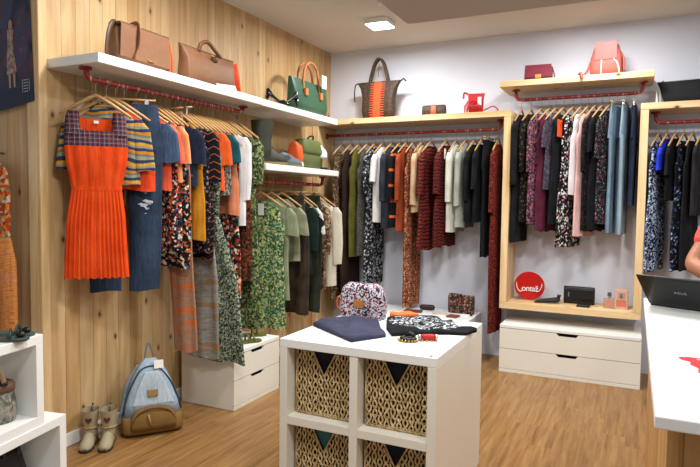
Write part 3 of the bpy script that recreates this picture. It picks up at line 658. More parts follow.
for x in (-1.095-.181, -1.095+.181):
    for z, n in ((.4045, 'upper'), (.0405, 'lower')):
        side = 'nearest the pine wall' if x < -1.1 else 'on the aisle side'
        lin_ = M['lining_teal'] if (x < -1.1 and n == 'lower') else M['lining']
        extra = ' showing teal cloth in its notch' if (x < -1.1 and n == 'lower') else ' with dark notch'
        basket(x, z, n + ' woven seagrass basket ' + side + extra, lin_)

# ------------------------------------------------------------------ things on the basket table
def flat_cloth(name, label, cat, outline, z0, h, mat, seed=1, wr=.006, rings=9, parent=None):
    cx = sum(p[0] for p in outline)/len(outline); cy = sum(p[1] for p in outline)/len(outline)
    P = [Vector((p[0]-cx, p[1]-cy, 0)) for p in outline]; dense = []
    for i, p in enumerate(P):
        q = P[(i+1) % len(P)]
        for k in range(8): dense.append(p.lerp(q, k/8))
    rnd = random.Random(seed); a1, a2, a3 = rnd.random()*6, rnd.random()*6, rnd.random()*6
    def hh(x, y): return wr*1.25*(math.sin(31*x+17*y+a1) + .7*math.sin(-23*x+38*y+a2) + .5*math.sin(60*x+20*y+a3))
    loops = [[(p.x, p.y, .001) for p in dense], [(p.x*1.005, p.y*1.005, h*.5+.002) for p in dense]]
    for r in range(rings):
        s = 1 - (r/rings)**1.0 * .985; s = s*.985
        e = min(1, (r+1)/2.5)
        loops.append([(p.x*s, p.y*s, h*.75 + h*.25*e + max(-h*.5, hh(p.x*s, p.y*s)*e)) for p in dense])
    o = MB().loft(loops, (True, True)).build(name, mat, parent, True, loc=(cx, cy, z0))
    if label: tag(o, label, cat)
    return o
navy = cloth_mat('denim', ['#2e3044','#45475e'], 1, .85, 0, 'fabric_navy_trousers')
flat_cloth('folded_trousers', 'dark blue-violet folded trousers lying on the white basket table', 'trousers',
    [(-1.465, 2.63), (-1.455, 2.80), (-1.40, 2.86), (-1.30, 2.89), (-1.205, 2.87), (-1.125, 2.71), (-1.045, 2.585), (-1.145, 2.41)], .7705, .026, navy, 3)
tee = NT('fabric_printed_tee', .9, .15); tv = tee.coord()
pn = tee.noise(tv, 60, 4, .6); ds = tee.n('VectorMath', operation='LENGTH'); mpv = tee.coord((5.2, 7.0, 0), loc=(.25, .05, 0)); tee.l(mpv, ds.inputs[0])
mask = tee.math('MULTIPLY', tee.math('LESS_THAN', ds.outputs['Value'], 1.0), tee.math('GREATER_THAN', pn, .51))
tee_m = tee.col(tee.mix(mask, tee.ramp(tee.noise(tv, 12, 2), ['#0f1013', '#1b1c20']), tee.ramp(pn, [(.5, '#6d737a'), (.66, '#d5dade')])))
shirt = flat_cloth('black_shirt', 'black T-shirt with white graphic print lying on the white basket table', 'T-shirt',
    [(-1.19, 2.96), (-1.04, 3.085), (-.95, 3.10), (-.905, 3.045), (-.86, 3.075), (-.845, 3.03), (-.79, 2.94), (-.685, 2.90), (-.715, 2.80), (-.80, 2.775), (-.93, 2.70), (-1.025, 2.61), (-1.105, 2.74)], .7705, .022, tee_m, 8, .005)

# cosmetics pouch
pm = cloth_mat('floral', [(0,'#d2ccd4'),(.26,'#23264a'),(.46,'#c4bec9'),(.58,'#6d3540'),(.66,'#1c1d30'),(.78,'#d9d4d8'),(.88,'#cf7040'),(.94,'#33375f')], 130, .6, 0, 'fabric_pouch_print')
r = empty('cosmetics_pouch', (-1.34, 2.97, .7705), math.radians(-6), 'boxy cosmetics pouch with tiny multicoloured letter-like print on the basket table', 'pouch')
lv = []
for i in range(11):
    a = i/10; z = .19*a; k = 1 if a < .6 else math.sqrt(max(0, 1-((a-.6)/.42)**2.2)); b = .93 + .07*math.sin(PI*min(1, a*1.4))
    lv.append(sup(.138*b*(.55+.45*k), .055*b*(.3+.7*k), z, .45))
MB().loft(lv).build('body', pm, r, True)
zipc = plain('zip_tape', '#55506a', .5)
MB().tube([(-.132+.0*i, 0, 0) if False else (.139*math.cos(a)*(1 if abs(math.cos(a)) < .9 else 1), 0, .10+.093*math.sin(a)) for i, a in enumerate([PI*k/16 for k in range(17)])], .004, 6).build('zip', zipc, r, True)
MB().box((-.028, -.062, .062), (.038, -.054, .105)).build('leather_label', leather('tan_label', '#b5763c'), r, bevel=.002)
MB().tube(bez([(-.132,0,.10), (-.155,-.01,.10), (-.165,-.01,.06), (-.15,-.01,.03), (-.138,0,.05)], 6), .007, 6).build('side_loop', leather('orange_loop', '#c06a3c'), r, True)
o = flat_cloth('folded_scarf', 'bright orange folded scarf lying behind the black printed T-shirt', 'scarf', [(-1.20, 3.02), (-1.215, 3.07), (-1.12, 3.115), (-1.06, 3.10), (-1.09, 3.045)], .7705, .03, plain('orange_scarf', '#e8661c', .7), 2, .003)

# bracelets
r = empty('bracelet', (-.925, 2.565, .7705), 0, 'black beaded bracelet with gold charms on the basket table', 'bracelet')
MB().tube([(.032*math.cos(a), .026*math.sin(a), .011) for a in [2*PI*i/20 for i in range(21)]], .010, 8).build('black_band', M['black'], r, True)
MB().tube([(-.022,.02,.018), (.0,.03,.03), (.025,.02,.022)], .009, 8).build('bow', M['black'], r, True)
mb = MB()
for i in range(9):
    a = PI*1.05 + i*PI*.9/8; mb.ball((.046*math.cos(a), .039*math.sin(a), .006), .006, 8)
mb.build('gold_charms', M['brass'], r, True)
r = empty('bracelet', (-.845, 2.615, .7705), math.radians(28), 'red cuff bracelet with silver ends beside the black beaded bracelet', 'bracelet')
MB().tube([(-.036,0,.0155), (0,.005,.0155), (.034,0,.0155)], .015, 10).build('red_cuff', plain('red_enamel', '#b3161c', .3), r, True)
mb = MB(); mb.tube([(.033,0,.0155), (.043,0,.0155)], .0153, 10); mb.tube([(-.046,0,.0155), (-.035,0,.0155)], .0153, 10); mb.build('silver_end', M['steel'], r, True)
mb = MB()
for i in range(4): mb.ball((-.03+i*.022, -.023, .0045), .0045, 8)
mb.build('gold_charms', M['brass'], r, True)
o = MB().tube([(0,0,0), (0,0,.004)], .007, 12).build('cover_cap', plain('grey_cap', '#8d8d88', .5), loc=(-.745, 2.352, .7705)); tag(o, 'tiny grey screw cap at the near corner of the basket table', 'cap')

# things on the low unit behind
wp = cloth_mat('floral', [(0,'#3a2a26'),(.4,'#7a5a4c'),(.6,'#5a2a28'),(.8,'#a08a78'),(.93,'#8a3a30')], 70, .5, 0, 'fabric_wallet_print')
r = empty('wallet', (-1.385, 5.27, .4005), math.radians(-6), 'brown patterned wallet standing open on the low white drawer unit', 'wallet')
MB().loft([sup(.063, .026, .0, .4, -.066), sup(.066, .030, .06, .4, -.066), sup(.066, .028, .15, .4, -.066), sup(.058, .022, .175, .4, -.066)]).build('front_half', wp, r, True)
MB().loft([sup(.052, .026, .0, .4, .058), sup(.056, .028, .06, .4, .058), sup(.056, .026, .145, .4, .058), sup(.05, .02, .168, .4, .058)]).build('back_half', wp, r, True)
box('wrist_tab', (.03, -.11, 0), (.10, -.05, .006), M['paper'], r); MB().ball((.118, -.085, .012), .012, 8).build('snap', M['black'], r, True)
r = empty('eyeglass_case', (-1.72, 5.27, .4005), math.radians(8), 'dark brown rounded case lying at the back of the low white drawer unit', 'case')
MB().loft([[(x, .03*s*math.cos(a), .026+.026*s*math.sin(a)) for a in [2*PI*j/16 for j in range(16)]] for x, s in ((-.07,.3),(-.06,.85),(-.03,1),(.04,1),(.065,.85),(.075,.3))]).build('body', leather('dark_case', '#2b1c1a'), r, True)
MB().tube([(-.06,-.031,.028), (.06,-.031,.028)], .002, 6).build('seam', M['black'], r)
for (x, y, w, d, rz, c, lab, nm) in ((-1.80, 5.12, .16, .08, 8, '#5c2a2a', 'flat maroon purse lying nearest the rust print maxi dress', 'flat_purse'), (-1.56, 5.16, .13, .09, 20, '#b9aba4', 'pale flat card holder between the maroon purse and the red card', 'card_holder'), (-1.41, 5.06, .10, .09, -8, '#7d3a38', 'dusty red card lying in front of the patterned wallet', 'card')):
    r = empty(nm, (x, y, .4005), math.radians(rz), lab, nm.replace('_', ' '))
    MB().box((-w/2, -d/2, 0), (w/2, d/2, .016)).build('body', plain('soft_'+nm, c, .6), r, bevel=.005)
    MB().box((-w/2+.012, -d/2+.012, .016), (w/2-.012, d/2-.02, .0185)).build('flap', plain('soft_flap_'+nm, c, .5, .4, .4, 40), r, bevel=.001)

# ------------------------------------------------------------------ bags and shoes on the shelves
brown = leather('brown_leather', '#7a543a', .55); dkbrown = leather('dark_brown_leather', '#4a2f1f'); tan = leather('tan_leather', '#b06a3a')
snake = cloth_mat('floral', [(0,'#453629'),(.4,'#54443a'),(.7,'#3a2e25')], 110, .5, 0, 'leather_snake')
orng = leather('orange_leather', '#e0522a')
# 1 crossbody bag: local x along shelf, front faces -y; placed facing the room
def on_left(name, y, z, label, cat, x=-2.60, extra=0): return empty(name, (x, y, z), math.radians(90+extra), label, cat)
r = on_left('crossbody_bag', 2.56, 2.1555, 'brown leather flap crossbody bag at the near end of the long white shelf', 'handbag', -2.585)
MB().loft([sup(.19, .05, 0, .3), sup(.195, .055, .08, .3), sup(.19, .045, .18, .3), sup(.18, .02, .206, .3)]).build('body', brown, r, True)
fl = [(-.178, .215), (.186, .215), (.196, .028), (-.188, .028)]
MB().prism(fl, .008, Matrix(((1,0,0,0),(0,0,-1,-.052),(0,1,0,0),(0,0,0,1)))).build('flap', brown, r, bevel=.004)
MB().loft([[(-.185, -.06, .205), (.183, -.06, .205), (.183, -.06, .216), (-.185, -.06, .216)], [(-.185, .03, .205), (.183, .03, .205), (.183, .03, .216), (-.185, .03, .216)]]).build('top_fold', brown, r, bevel=.003)
mb = MB(); mb.tube(bez([(-.20,-.03,.01), (-.25,-.03,.02), (-.24,-.03,.13), (-.205,-.02,.20), (-.16,0,.222)], 8), .014, 8, flat=.35); mb.build('strap', dkbrown, r, True)
mb = MB(); mb.tube(bez([(-.06,.0,.22), (-.055,-.045,.228), (-.062,-.068,.19), (-.07,-.068,.10), (-.10,-.066,.03)], 8), .02, 8, flat=.3); mb.build('front_strap', leather('strap_leather', '#7a5036'), r, True)
MB().box((.01, -.068, .038), (.055, -.061, .048)).build('emblem', M['brass'], r, bevel=.002)
MB().loft([[( .197, -.05, .02), (.205, -.05, .02), (.205, .03, .02), (.197, .03, .02)], [(.196, -.045, .19), (.204, -.045, .19), (.204, .02, .19), (.196, .02, .19)]]).build('side_trim', orng, r)
mb = MB()
for k in range(4): mb.tube([(.205, -.045+.02*k, .19), (.216, -.05+.02*k, .12), (.22, -.05+.02*k, .01)], .006, 6)
mb.build('tassel', orng, r, True)
# 2 satchel
r = on_left('satchel', 3.175, 2.1555, 'brown leather satchel with rolled top handle beside the crossbody bag', 'handbag', -2.59)
MB().loft([sup(.235, .05, 0, .25), sup(.24, .06, .06, .25), sup(.236, .05, .15, .25), sup(.262, .022, .212, .25), sup(.275, .008, .226, .3)]).build('body', brown, r, True)
MB().tube([(-.275, 0, .228), (.275, 0, .228)], .005, 8).build('zip', dkbrown, r, True)
mb = MB(); mb.tube(bez([(-.11,-.02,.215), (-.10,-.03,.262), (-.04,-.035,.285), (.03,-.03,.255), (.11,-.02,.222)], 8), .013, 8); mb.build('handle', leather('handle_leather', '#6d452c'), r, True)
MB().ball((.02, -.045, .185), (.03, .012, .022), 10).build('dark_tab', dkbrown, r, True)  # dark brown oval tab on the satchel front
MB().box((-.03, -.058, .195), (.0, -.048, .205)).build('emblem', M['brass'], r, bevel=.002)
mb = MB()
for k in range(6): mb.tube([(.272, -.03+.008*k, .21), (.282, -.045+.012*k, .12), (.286, -.055+.014*k, .02)], .006, 6)
mb.build('tassel', orng, r, True)
MB().prism([(.04, 0), (.235, 0), (.21, .045), (.0, .025)], .004, Matrix(((1,0,0,0),(0,0,-1,-.066),(0,1,0,0),(0,0,0,1)))).build('pale_strip', M['paper'], r)  # pale flat quad across the lower front of the satchel
# heels
def heel_shoe(loc, rz, label, tilt=0):
    r = empty('high_heel_shoe', loc, 0, label, 'shoe', 'black heels on the white shelf', rot=(0, 0, rz))
    loops = []
    for x, z, w, h in ((-.11,.075,.018,.05), (-.085,.078,.030,.055), (-.04,.060,.030,.02), (.02,.022,.033,.018), (.06,.010,.036,.035), (.095,.008,.028,.026), (.122,.007,.010,.012)):
        x *= .8; loops.append([(x, w*math.cos(a), z + (h if math.sin(a) > 0 else .008)*math.sin(a)) for a in [2*PI*j/14 for j in range(14)]])
    MB().loft(loops).build('upper', leather('patent_black', '#131416', .2), r, True)
    MB().tube([(-.079,0,.07), (-.08,0,.035), (-.082,0,0)], [.016,.008,.006], 8).build('stiletto', M['gloss'], r, True)
    MB().tube(bez([(-.08,.028,.12), (-.04,.036,.075), (.024,.034,.035)], 6), .004, 6).build('trim_strap', M['steel'], r, True)
    return r
heel_shoe((-2.545, 3.96, 2.1535), math.radians(40), 'black high-heeled shoe with raised heel, nearer to the satchel')
heel_shoe((-2.545, 4.10, 2.1535), math.radians(-140), 'black high-heeled shoe closest to the green tote')
# green tote
green = leather('green_leather', '#2c4f3a', .4)
r = on_left('tote_bag', 4.535, 2.1535, 'dark green leather tote with tan handles and white price tag', 'handbag', -2.60)
MB().loft([sup(.24, .06, 0, .3), sup(.27, .065, .08, .3), sup(.295, .04, .20, .3), sup(.31, .018, .285, .3)], (True, False)).build('body', green, r, True)
for y in (-.03, .03):
    mb = MB(); mb.tube(bez([(-.13,y*1.4,.16), (-.135,y,.27), (-.10,y,.40), (0,y,.45), (.10,y,.40), (.135,y,.27), (.13,y*1.4,.16)], 8), .010, 8); mb.build('handle', tan, r, True)
mb = MB(); [mb.box((s*.13-.022, -.068, .15), (s*.13+.022, -.046, .21)) for s in (-1,1)]; mb.build('handle_patch', tan, r, bevel=.003)
MB().box((.10, -.085, .25), (.18, -.08, .36)).build('price_tag', M['paper'], r)
# boots on lower shelf
M['boot'] = leather('olive_boot_leather', '#34372c', .6); M['bsole'] = plain('boot_sole', '#7d6a45', .7)
def boot(name, loc, rz, label, h, s, up, sole, cat='boot', group=None, buckle=None, fold=True):
    r = empty(name, loc, rz, label, cat, group)
    MB().loft([sup(.05*s, .045*s, .03*s, .8), sup(.052*s, .046*s, .09*s, .8), sup(.05*s, .044*s, .10*s+.25*(h-.1*s), .8), sup(.058*s, .05*s, h*.7, .8), sup(.066*s, .056*s, h, .8)], (True, False)).build('shaft', up, r, True)
    lp = []
    for x, w, hh in ((-.058,.028,.05), (-.045,.042,.075), (0,.045,.10), (.06,.043,.085), (.11,.047,.058), (.155,.042,.048), (.185,.022,.032)):
        lp.append([(x*s, w*s*math.cos(a), .016*s + max(0, math.sin(a))*hh*s) for a in [2*PI*j/18 for j in range(18)]])
    MB().loft(lp).build('foot', up, r, True)
    ol = [(-.062,-.028),(-.05,-.043),(.05,-.042),(.11,-.049),(.16,-.043),(.19,-.02),(.19,.02),(.16,.043),(.11,.049),(.05,.042),(-.05,.043),(-.062,.028)]
    MB().prism([(a*s, b*s) for a, b in ol], .018*s).build('sole', sole, r, bevel=.003)
    return r
boot('boot', (-2.59, 3.82, 1.6875), math.radians(78), 'tall dark olive leather boot on the short white shelf', .33, 1.35, M['boot'], M['bsole'])
r = boot('ankle_boot', (-2.60, 4.13, 1.6875), math.radians(70), 'blue-grey low shoe with pale toe beside the tall olive boot', .08, 1.05, leather('bluegrey_leather', '#5a6468'), M['bsole'])
MB().box((.17, -.03, .0), (.20, .03, .045)).build('toe_cap', M['paper'], r, bevel=.01)
# orange and olive bag
r = on_left('backpack', 4.57, 1.6875, 'olive green canvas backpack with orange side and white scarf on the short shelf', 'backpack', -2.62)
oli = leather('olive_canvas', '#5f653b', .7)
MB().loft([sup(.17, .07, 0, .35), sup(.175, .08, .10, .35), sup(.165, .06, .20, .35), sup(.15, .04, .245, .35)]).build('body', oli, r, True)
MB().loft([sup(.17, .082, .13, .35), sup(.175, .087, .15, .35), sup(.16, .066, .235, .35), sup(.14, .05, .256, .35)]).build('flap', leather('olive_flap', '#566033', .7), r, True)
MB().loft([sup(.045, .06, 0, .5, -.205), sup(.05, .065, .10, .5, -.205), sup(.045, .05, .19, .5, -.21), sup(.015, .02, .225, .5, -.235)]).build('side_pocket', leather('orange_canvas', '#c9531f', .6), r, True)
MB().tube(bez([(.10,-.02,.25), (.12,-.06,.20), (.13,-.09,.14), (.10,-.10,.11)], 6), [.014+.022*(i/18) for i in range(19)], 8, flat=.5).build('white_knot', plain('white_cotton', '#dcdcd8'), r, True)
MB().tube(bez([(.12,-.06,.20), (.16,-.09,.16), (.18,-.08,.11)], 6), [.012+.012*(i/12) for i in range(13)], 8, flat=.4).build('scarf_end', plain('white_cotton_end', '#d6d6d2'), r, True)
MB().tube(bez([(-.05,-.02,.255), (-.03,-.04,.285), (.03,-.04,.285), (.05,-.02,.255)], 6), .007, 6).build('top_handle', M['boot'], r, True)
o = MB().loft([sup(.04, .02, 0, .6), sup(.045, .024, .012, .6), sup(.03, .014, .022, .6)]).build('coin_purse', leather('dark_small', '#26221e'), smooth=True, loc=(-2.52, 4.70, 1.6875)); tag(o, 'small dark coin purse in front of the olive canvas backpack', 'purse')

# tall snake tote on the pine frame
r = empty('tote_bag', (-2.24, 5.27, 2.1925), 0, 'tall brown snakeskin tote with orange laced centre on the pine frame', 'handbag')
lvl = [sup(.145, .055, 0, .35), sup(.165, .065, .08, .35), sup(.16, .055, .20, .35), sup(.185, .04, .30, .35), sup(.225, .022, .36, .35)]
MB().loft(lvl, (True, False)).build('body', snake, r, True)
def fy(z): return -(.055 + (.065-.055)*z/.08 if z < .08 else (.065-.01*(z-.08)/.12 if z < .2 else (.055-.015*(z-.2)/.1 if z < .3 else .04-.018*(z-.3)/.06))) - .003
MB().loft([[(-.032, fy(z), z), (.036, fy(z), z), (.036, fy(z)-.004, z), (-.032, fy(z)-.004, z)] for z in (.005, .08, .2, .3, .352)]).build('centre_panel', orng, r)
mb = MB()
for k in range(15):
    z = .02 + k*.0225
    for s in (-1, 1):
        mb.loft([[(s*.026, fy(z)-.006, z-.007), (s*.026, fy(z)-.006, z+.007), (s*.026, fy(z)-.002, z)], [(s*.075, fy(z)-.001, z-.002), (s*.075, fy(z)-.001, z+.002), (s*.075, fy(z)+.002, z)]])
mb.build('lacing', orng, r)
for y in (-.02, .02):
    MB().tube(bez([(-.10,y,.30), (-.085,y,.40), (-.045,y,.53), (0,y,.575), (.045,y,.53), (.085,y,.40), (.10,y,.30)], 7), .012, 8, flat=.6).build('handle', snake, r, True)
mb = MB(); mb.tube(bez([(-.225,0,.355), (-.245,-.01,.34), (-.255,-.01,.26), (-.25,-.01,.18)], 6), .006, 6); mb.build('side_tie', snake, r, True); mb = MB(); mb.tube(bez([(.225,0,.355), (.25,-.01,.37), (.275,-.01,.345)], 6), .007, 6); mb.build('side_tie', snake, r, True)
MB().tube([(0,-.01,.53), (.004,-.03,.40)], .003, 5).build('tag_string', dkbrown, r)
# wallet
r = empty('wallet', (-1.68, 5.24, 2.1925), math.radians(2), 'brown snakeskin wallet with orange centre band beside the tall tote', 'wallet')
MB().loft([sup(.11, .028, 0, .3), sup(.113, .03, .04, .3), sup(.11, .02, .095, .3), sup(.10, .01, .103, .3)]).build('body', snake, r, True)
MB().loft([sup(.024, .030, .001, .25), sup(.024, .033, .04, .25), sup(.024, .0235, .095, .25), sup(.024, .012, .106, .25)]).build('centre_band', orng, r, True)
# red fringed bag
red = leather('red_leather', '#b01c1c', .4)
r = empty('crossbody_bag', (-1.29, 5.22, 2.1925), math.radians(8), 'small red fringed crossbody bag with its strap along the pine board', 'handbag')
MB().loft([sup(.06, .028, 0, .35), sup(.064, .034, .06, .35), sup(.066, .028, .13, .35), sup(.07, .014, .165, .35)]).build('body', red, r, True)
MB().prism([(-.07, .172), (.08, .172), (.062, .10), (-.05, .095)], .007, Matrix(((1,0,0,0),(0,0,-1,-.034),(0,1,0,0),(0,0,0,1)))).build('flap', leather('red_flap', '#bd2622', .4), r, bevel=.002)
mb = MB(); rnd = random.Random(5)
for k in range(12): x = -.095+.0115*k; mb.tube([(x+.03*(k < 5), -.038, .11), (x, -.048, .06), (x+rnd.uniform(-.01,.01), -.05, -.002+rnd.random()*.01)], .0045, 5)
mb.tube(bez([(-.07,-.03,.17), (-.10,-.04,.18), (-.105,-.04,.13)], 5), .008, 6)
mb.build('fringe', red, r, True)
MB().box((.018, -.046, .07), (.05, -.043, .14)).build('price_tag', M['paper'], r)
mb = MB(); mb.tube(bez([(.07,.0,.03), (.11,-.02,.045), (.15,-.02,.06), (.19,-.02,.03), (.16,-.03,.006), (.09,-.03,.006)], 6), .006, 6); mb.tube(bez([(.15,-.03,.007), (.22,-.06,.007), (.30,-.055,.007)], 5), .007, 6, flat=.6); mb.build('strap', red, r, True)
# burgundy bag
r = empty('crossbody_bag', (-.77, 5.25, 2.4375), math.radians(3), 'small burgundy leather bag with gold clasp on the pine wall shelf', 'handbag')
bur = leather('burgundy_leather', '#6d2030', .42)
MB().loft([sup(.112, .045, 0, .3), sup(.114, .05, .05, .3), sup(.112, .04, .11, .3), sup(.10, .018, .138, .35)]).build('body', bur, r, True)
MB().loft([[(x, y-.004, z) for x, z in ((-.11, .03), (.11, .03), (.105, .135), (-.105, .135))] for y in (-.052, -.044)]).build('flap', leather('burgundy_flap', '#752435', .4), r, bevel=.003)
MB().box((-.022, -.064, .022), (.026, -.055, .055)).build('clasp', M['brass'], r, bevel=.003)
MB().tube(bez([(.108,0,.12), (.125,-.01,.06), (.135,-.02,.01)], 6), .005, 6).build('strap', bur, r, True)
# coral backpack
cor = leather('coral_leather', '#b9574b', .5); cor2 = leather('coral_flap_leather', '#b0605a', .45)
r = empty('backpack', (-.245, 5.27, 2.4375), math.radians(-4), 'coral pink leather mini backpack with square flap on the pine wall shelf', 'backpack')
MB().loft([sup(.112, .06, 0, .35), sup(.12, .068, .06, .35), sup(.116, .06, .16, .35), sup(.09, .04, .25, .35)], (True, True)).build('body', cor, r, True)
MB().prism([(-.083, .275), (.083, .275), (.086, .135), (-.086, .13)], .010, Matrix(((1,0,0,0),(0,0,-1,-.058),(0,1,0,0),(0,0,0,1)))).build('flap', cor2, r, bevel=.003)
MB().loft([sup(.075, .03, .225, .3, 0, -.03), sup(.077, .032, .272, .3, 0, -.033)]).build('flap_top', cor2, r, True)
lace = plain('cream_lace', '#e6d6cc')
mb = MB(); mb.tube(bez([(-.03,-.07,.13), (-.028,-.078,.08), (-.03,-.076,.02)], 6), .006, 6); mb.build('drawstring', lace, r, True)
mb = MB(); mb.tube(bez([(.06,-.068,.13), (.09,-.075,.09), (.105,-.06,.02)], 6), .007, 6); mb.build('drawstring', lace, r, True)
mb = MB(); mb.tube(bez([(-.11,.0,.15), (-.14,-.03,.06), (-.155,-.12,.012), (-.17,-.17,.012), (-.15,-.205,-.03), (-.165,-.19,.02), (-.185,-.15,.012)], 6), .010, 6, flat=.5); mb.build('shoulder_strap', cor, r, True)
mb = MB(); mb.tube(bez([(.085,.0,.22), (.125,-.01,.14), (.13,-.01,.04)], 6), .010, 6, flat=.5); mb.build('shoulder_strap', cor2, r, True)
# black pouch
r = empty('clutch', (.33, 5.25, 2.1925), math.radians(-3), 'large black zipped clutch standing on the pine frame behind the laptop', 'clutch')
blk = plain('black_canvas', '#101114', .85)
MB().loft([sup(.145, .045, 0, .3), sup(.165, .05, .06, .3), sup(.185, .03, .13, .3), sup(.205, .010, .172, .3)]).build('body', blk, r, True)
MB().tube([(-.205,0,.173), (.205,0,.178)], .005, 6).build('zip', M['black'], r, True); MB().ball((-.165, -.005, .182), .008, 8).build('zip_pull', M['steel'], r, True)
r = empty('card_stand', (.135, 5.22, 2.1925), math.radians(20), 'folded white paper loop standing beside the black clutch', 'card')
mb = MB(); mb.loft([[(-.012,-.01,0), (-.002,-.01,0), (-.002,.01,0), (-.012,.01,0)], [(-.014,-.003,.10), (-.01,-.003,.10), (-.01,.003,.10), (-.014,.003,.10)]]); mb.build('leaf', M['paper'], r)
mb = MB(); mb.loft([[(.012,-.01,0), (.022,-.01,0), (.022,.01,0), (.012,.01,0)], [(.008,-.003,.11), (.014,-.003,.11), (.014,.003,.11), (.008,.003,.11)]]); mb.build('leaf', plain('grey_leaf', '#b5b5b8'), r)

# ------------------------------------------------------------------ things on the display board (z .566)
r = empty('round_sign', (-.80, 5.29, .5655), math.radians(4), 'round red sign with white handwritten lettering on the pine board', 'sign')
tl = Matrix.Rotation(math.radians(-80), 4, 'X')
MB().tube([(0,-.004,.128), (0,.006,.130)], .127, 48).build('disc', plain('red_acrylic', '#c3151b', .35, .4, .03), r, False)
wl = plain('white_paint', '#f0e6e6', .6)
mb = MB()
mb.tube(bez([(-.072,-.006,.162), (-.083,-.006,.176), (-.10,-.006,.168), (-.108,-.006,.14), (-.098,-.006,.10), (-.075,-.006,.078), (-.058,-.006,.084)], 6), .0045, 5)
mb.build('flourish', wl, r, True); mb = MB(); mb.tube(bez([(.062,-.006,.080), (.085,-.006,.094), (.103,-.006,.13), (.10,-.006,.165), (.085,-.006,.175), (.10,-.006,.185)], 6), .004, 5)
mb.build('flourish', wl, r, True)
text('onta\u017e', .070, wl, r, Matrix.Translation((.006, -.0065, .084)) @ Matrix.Rotation(PI/2, 4, 'X'), .001, .0007, 'CENTER', .9)
r = empty('wallet', (-.395, 5.32, .5655), math.radians(-3), 'long black leather wallet standing upright behind the small black card case', 'wallet')
MB().loft([sup(.122, .014, 0, .25), sup(.124, .018, .03, .25), sup(.124, .014, .135, .25), sup(.12, .008, .148, .25)]).build('body', leather('black_leather', '#141416', .35), r, True)
MB().box((-.118, -.024, .045), (.118, -.017, .128)).build('flap', leather('black_flap', '#1d1d20', .35), r, bevel=.004)
MB().box((-.085, -.029, .062), (-.075, -.024, .098)).build('clasp', M['steel'], r, bevel=.001)
r = empty('glasses_case', (-.635, 5.235, .5655), math.radians(14), 'black slim glasses case lying beside the red round sign', 'case')
MB().loft([[(x, .038*s*math.cos(a), .022*s+.022*s*math.sin(a)+z) for a in [2*PI*j/16 for j in range(16)]] for x, s, z in ((-.115,.15,0),(-.09,.5,0),(-.02,.8,.004),(.05,1,.006),(.085,1,.012),(.095,.6,.02))]).build('body', leather('matt_black', '#1a1c20', .5), r, True)
MB().tube([(.085,0,.046), (.09,0,.075)], [.012, .018], 8).build('end_tab', M['black'], r, True)
r = empty('card_case', (-.35, 5.20, .5655), math.radians(-6), 'small flat black card case lying before the long black wallet', 'case')
MB().box((-.05, -.04, 0), (.05, .04, .016)).build('body', M['black'], r, bevel=.004); MB().box((-.036, -.03, .016), (.03, -.012, .0175)).build('silver_line', M['steel'], r)
glass = NT('perfume_glass', .1, .5); glass.b.inputs['Transmission Weight'].default_value = .75
pk = plain('peach_perfume', '#d0a590', .4)
r = empty('perfume_bottle', (-.158, 5.24, .5655), math.radians(6), 'square glass perfume bottle with grey cap and peach label', 'perfume bottle')
MB().box((-.042, -.016, 0), (.042, .016, .082)).build('flacon', glass.col('#e8cfc4'), r, bevel=.006)
MB().box((-.028, -.0175, .016), (.028, -.0162, .062)).build('bottle_label', plain('peach_label', '#c77f66', .6), r)
MB().tube([(0,0,.082), (0,0,.098)], .011, 12).build('neck', M['steel'], r, True); MB().tube([(0,0,.098), (0,0,.128)], .015, 12).build('cap', plain('grey_cap_perfume', '#55585c', .4), r, False)
r = empty('perfume_box', (-.068, 5.25, .5655), math.radians(-3), 'tall peach and pink perfume box beside the perfume bottle', 'box')
MB().box((-.048, -.028, 0), (.048, .028, .158)).build('carton', pk, r, bevel=.002)
MB().box((-.036, -.0295, .02), (.036, -.0282, .075)).build('front_panel', plain('coral_panel', '#c2705a', .6), r); MB().box((-.026, -.0295, .085), (.026, -.0282, .135)).build('front_window', plain('grey_pink_panel', '#a98e86', .6), r)
mb = MB(); mb.tube([(0,-.031,.095),(0,-.031,.125)], .008, 8); mb.build('printed_bottle', plain('print_grey_b', '#6a6a6c'), r)

# ------------------------------------------------------------------ floor things by the pine wall
M['beige'] = leather('beige_boot_leather', '#a1967a', .65); M['dksole'] = plain('dark_sole', '#2b2118', .7)
for (x, y, rz, lab) in ((-2.785, 2.372, -55, 'beige ankle boot with heart cut-out, closer to the white display cubes'), (-2.70, 2.425, -53, 'beige ankle boot with heart cut-out, closer to the denim backpack')):
    r = boot('ankle_boot', (x, y, 0), math.radians(rz), lab, .20, .80, M['beige'], M['dksole'], group='pair of beige ankle boots')
    hp = [(0,-.02),(.016,-.003),(.018,.008),(.010,.014),(0,.006),(-.010,.014),(-.018,.008),(-.016,-.003)]
    MB().prism(hp, .005, Matrix(((0,0,1,.0465),(1,0,0,0),(0,1,0,.15),(0,0,0,1)))).build('heart_patch', plain('heart_red', '#5a2b28'), r)
    MB().tube([(.045*math.cos(a), .041*math.sin(a), .098+.004*math.cos(a)) for a in [2*PI*j/18 for j in range(19)]], .006, 6).build('ankle_strap', leather('beige_strap', '#9a865f'), r, True)
    MB().box((-.012, -.050, .09), (.012, -.042, .108)).build('buckle', M['brass'], r)
    MB().tube([(-.042,.0,.175), (-.048,0,.215), (-.036,0,.195)], .006, 6).build('pull_tab', M['beige'], r, True)
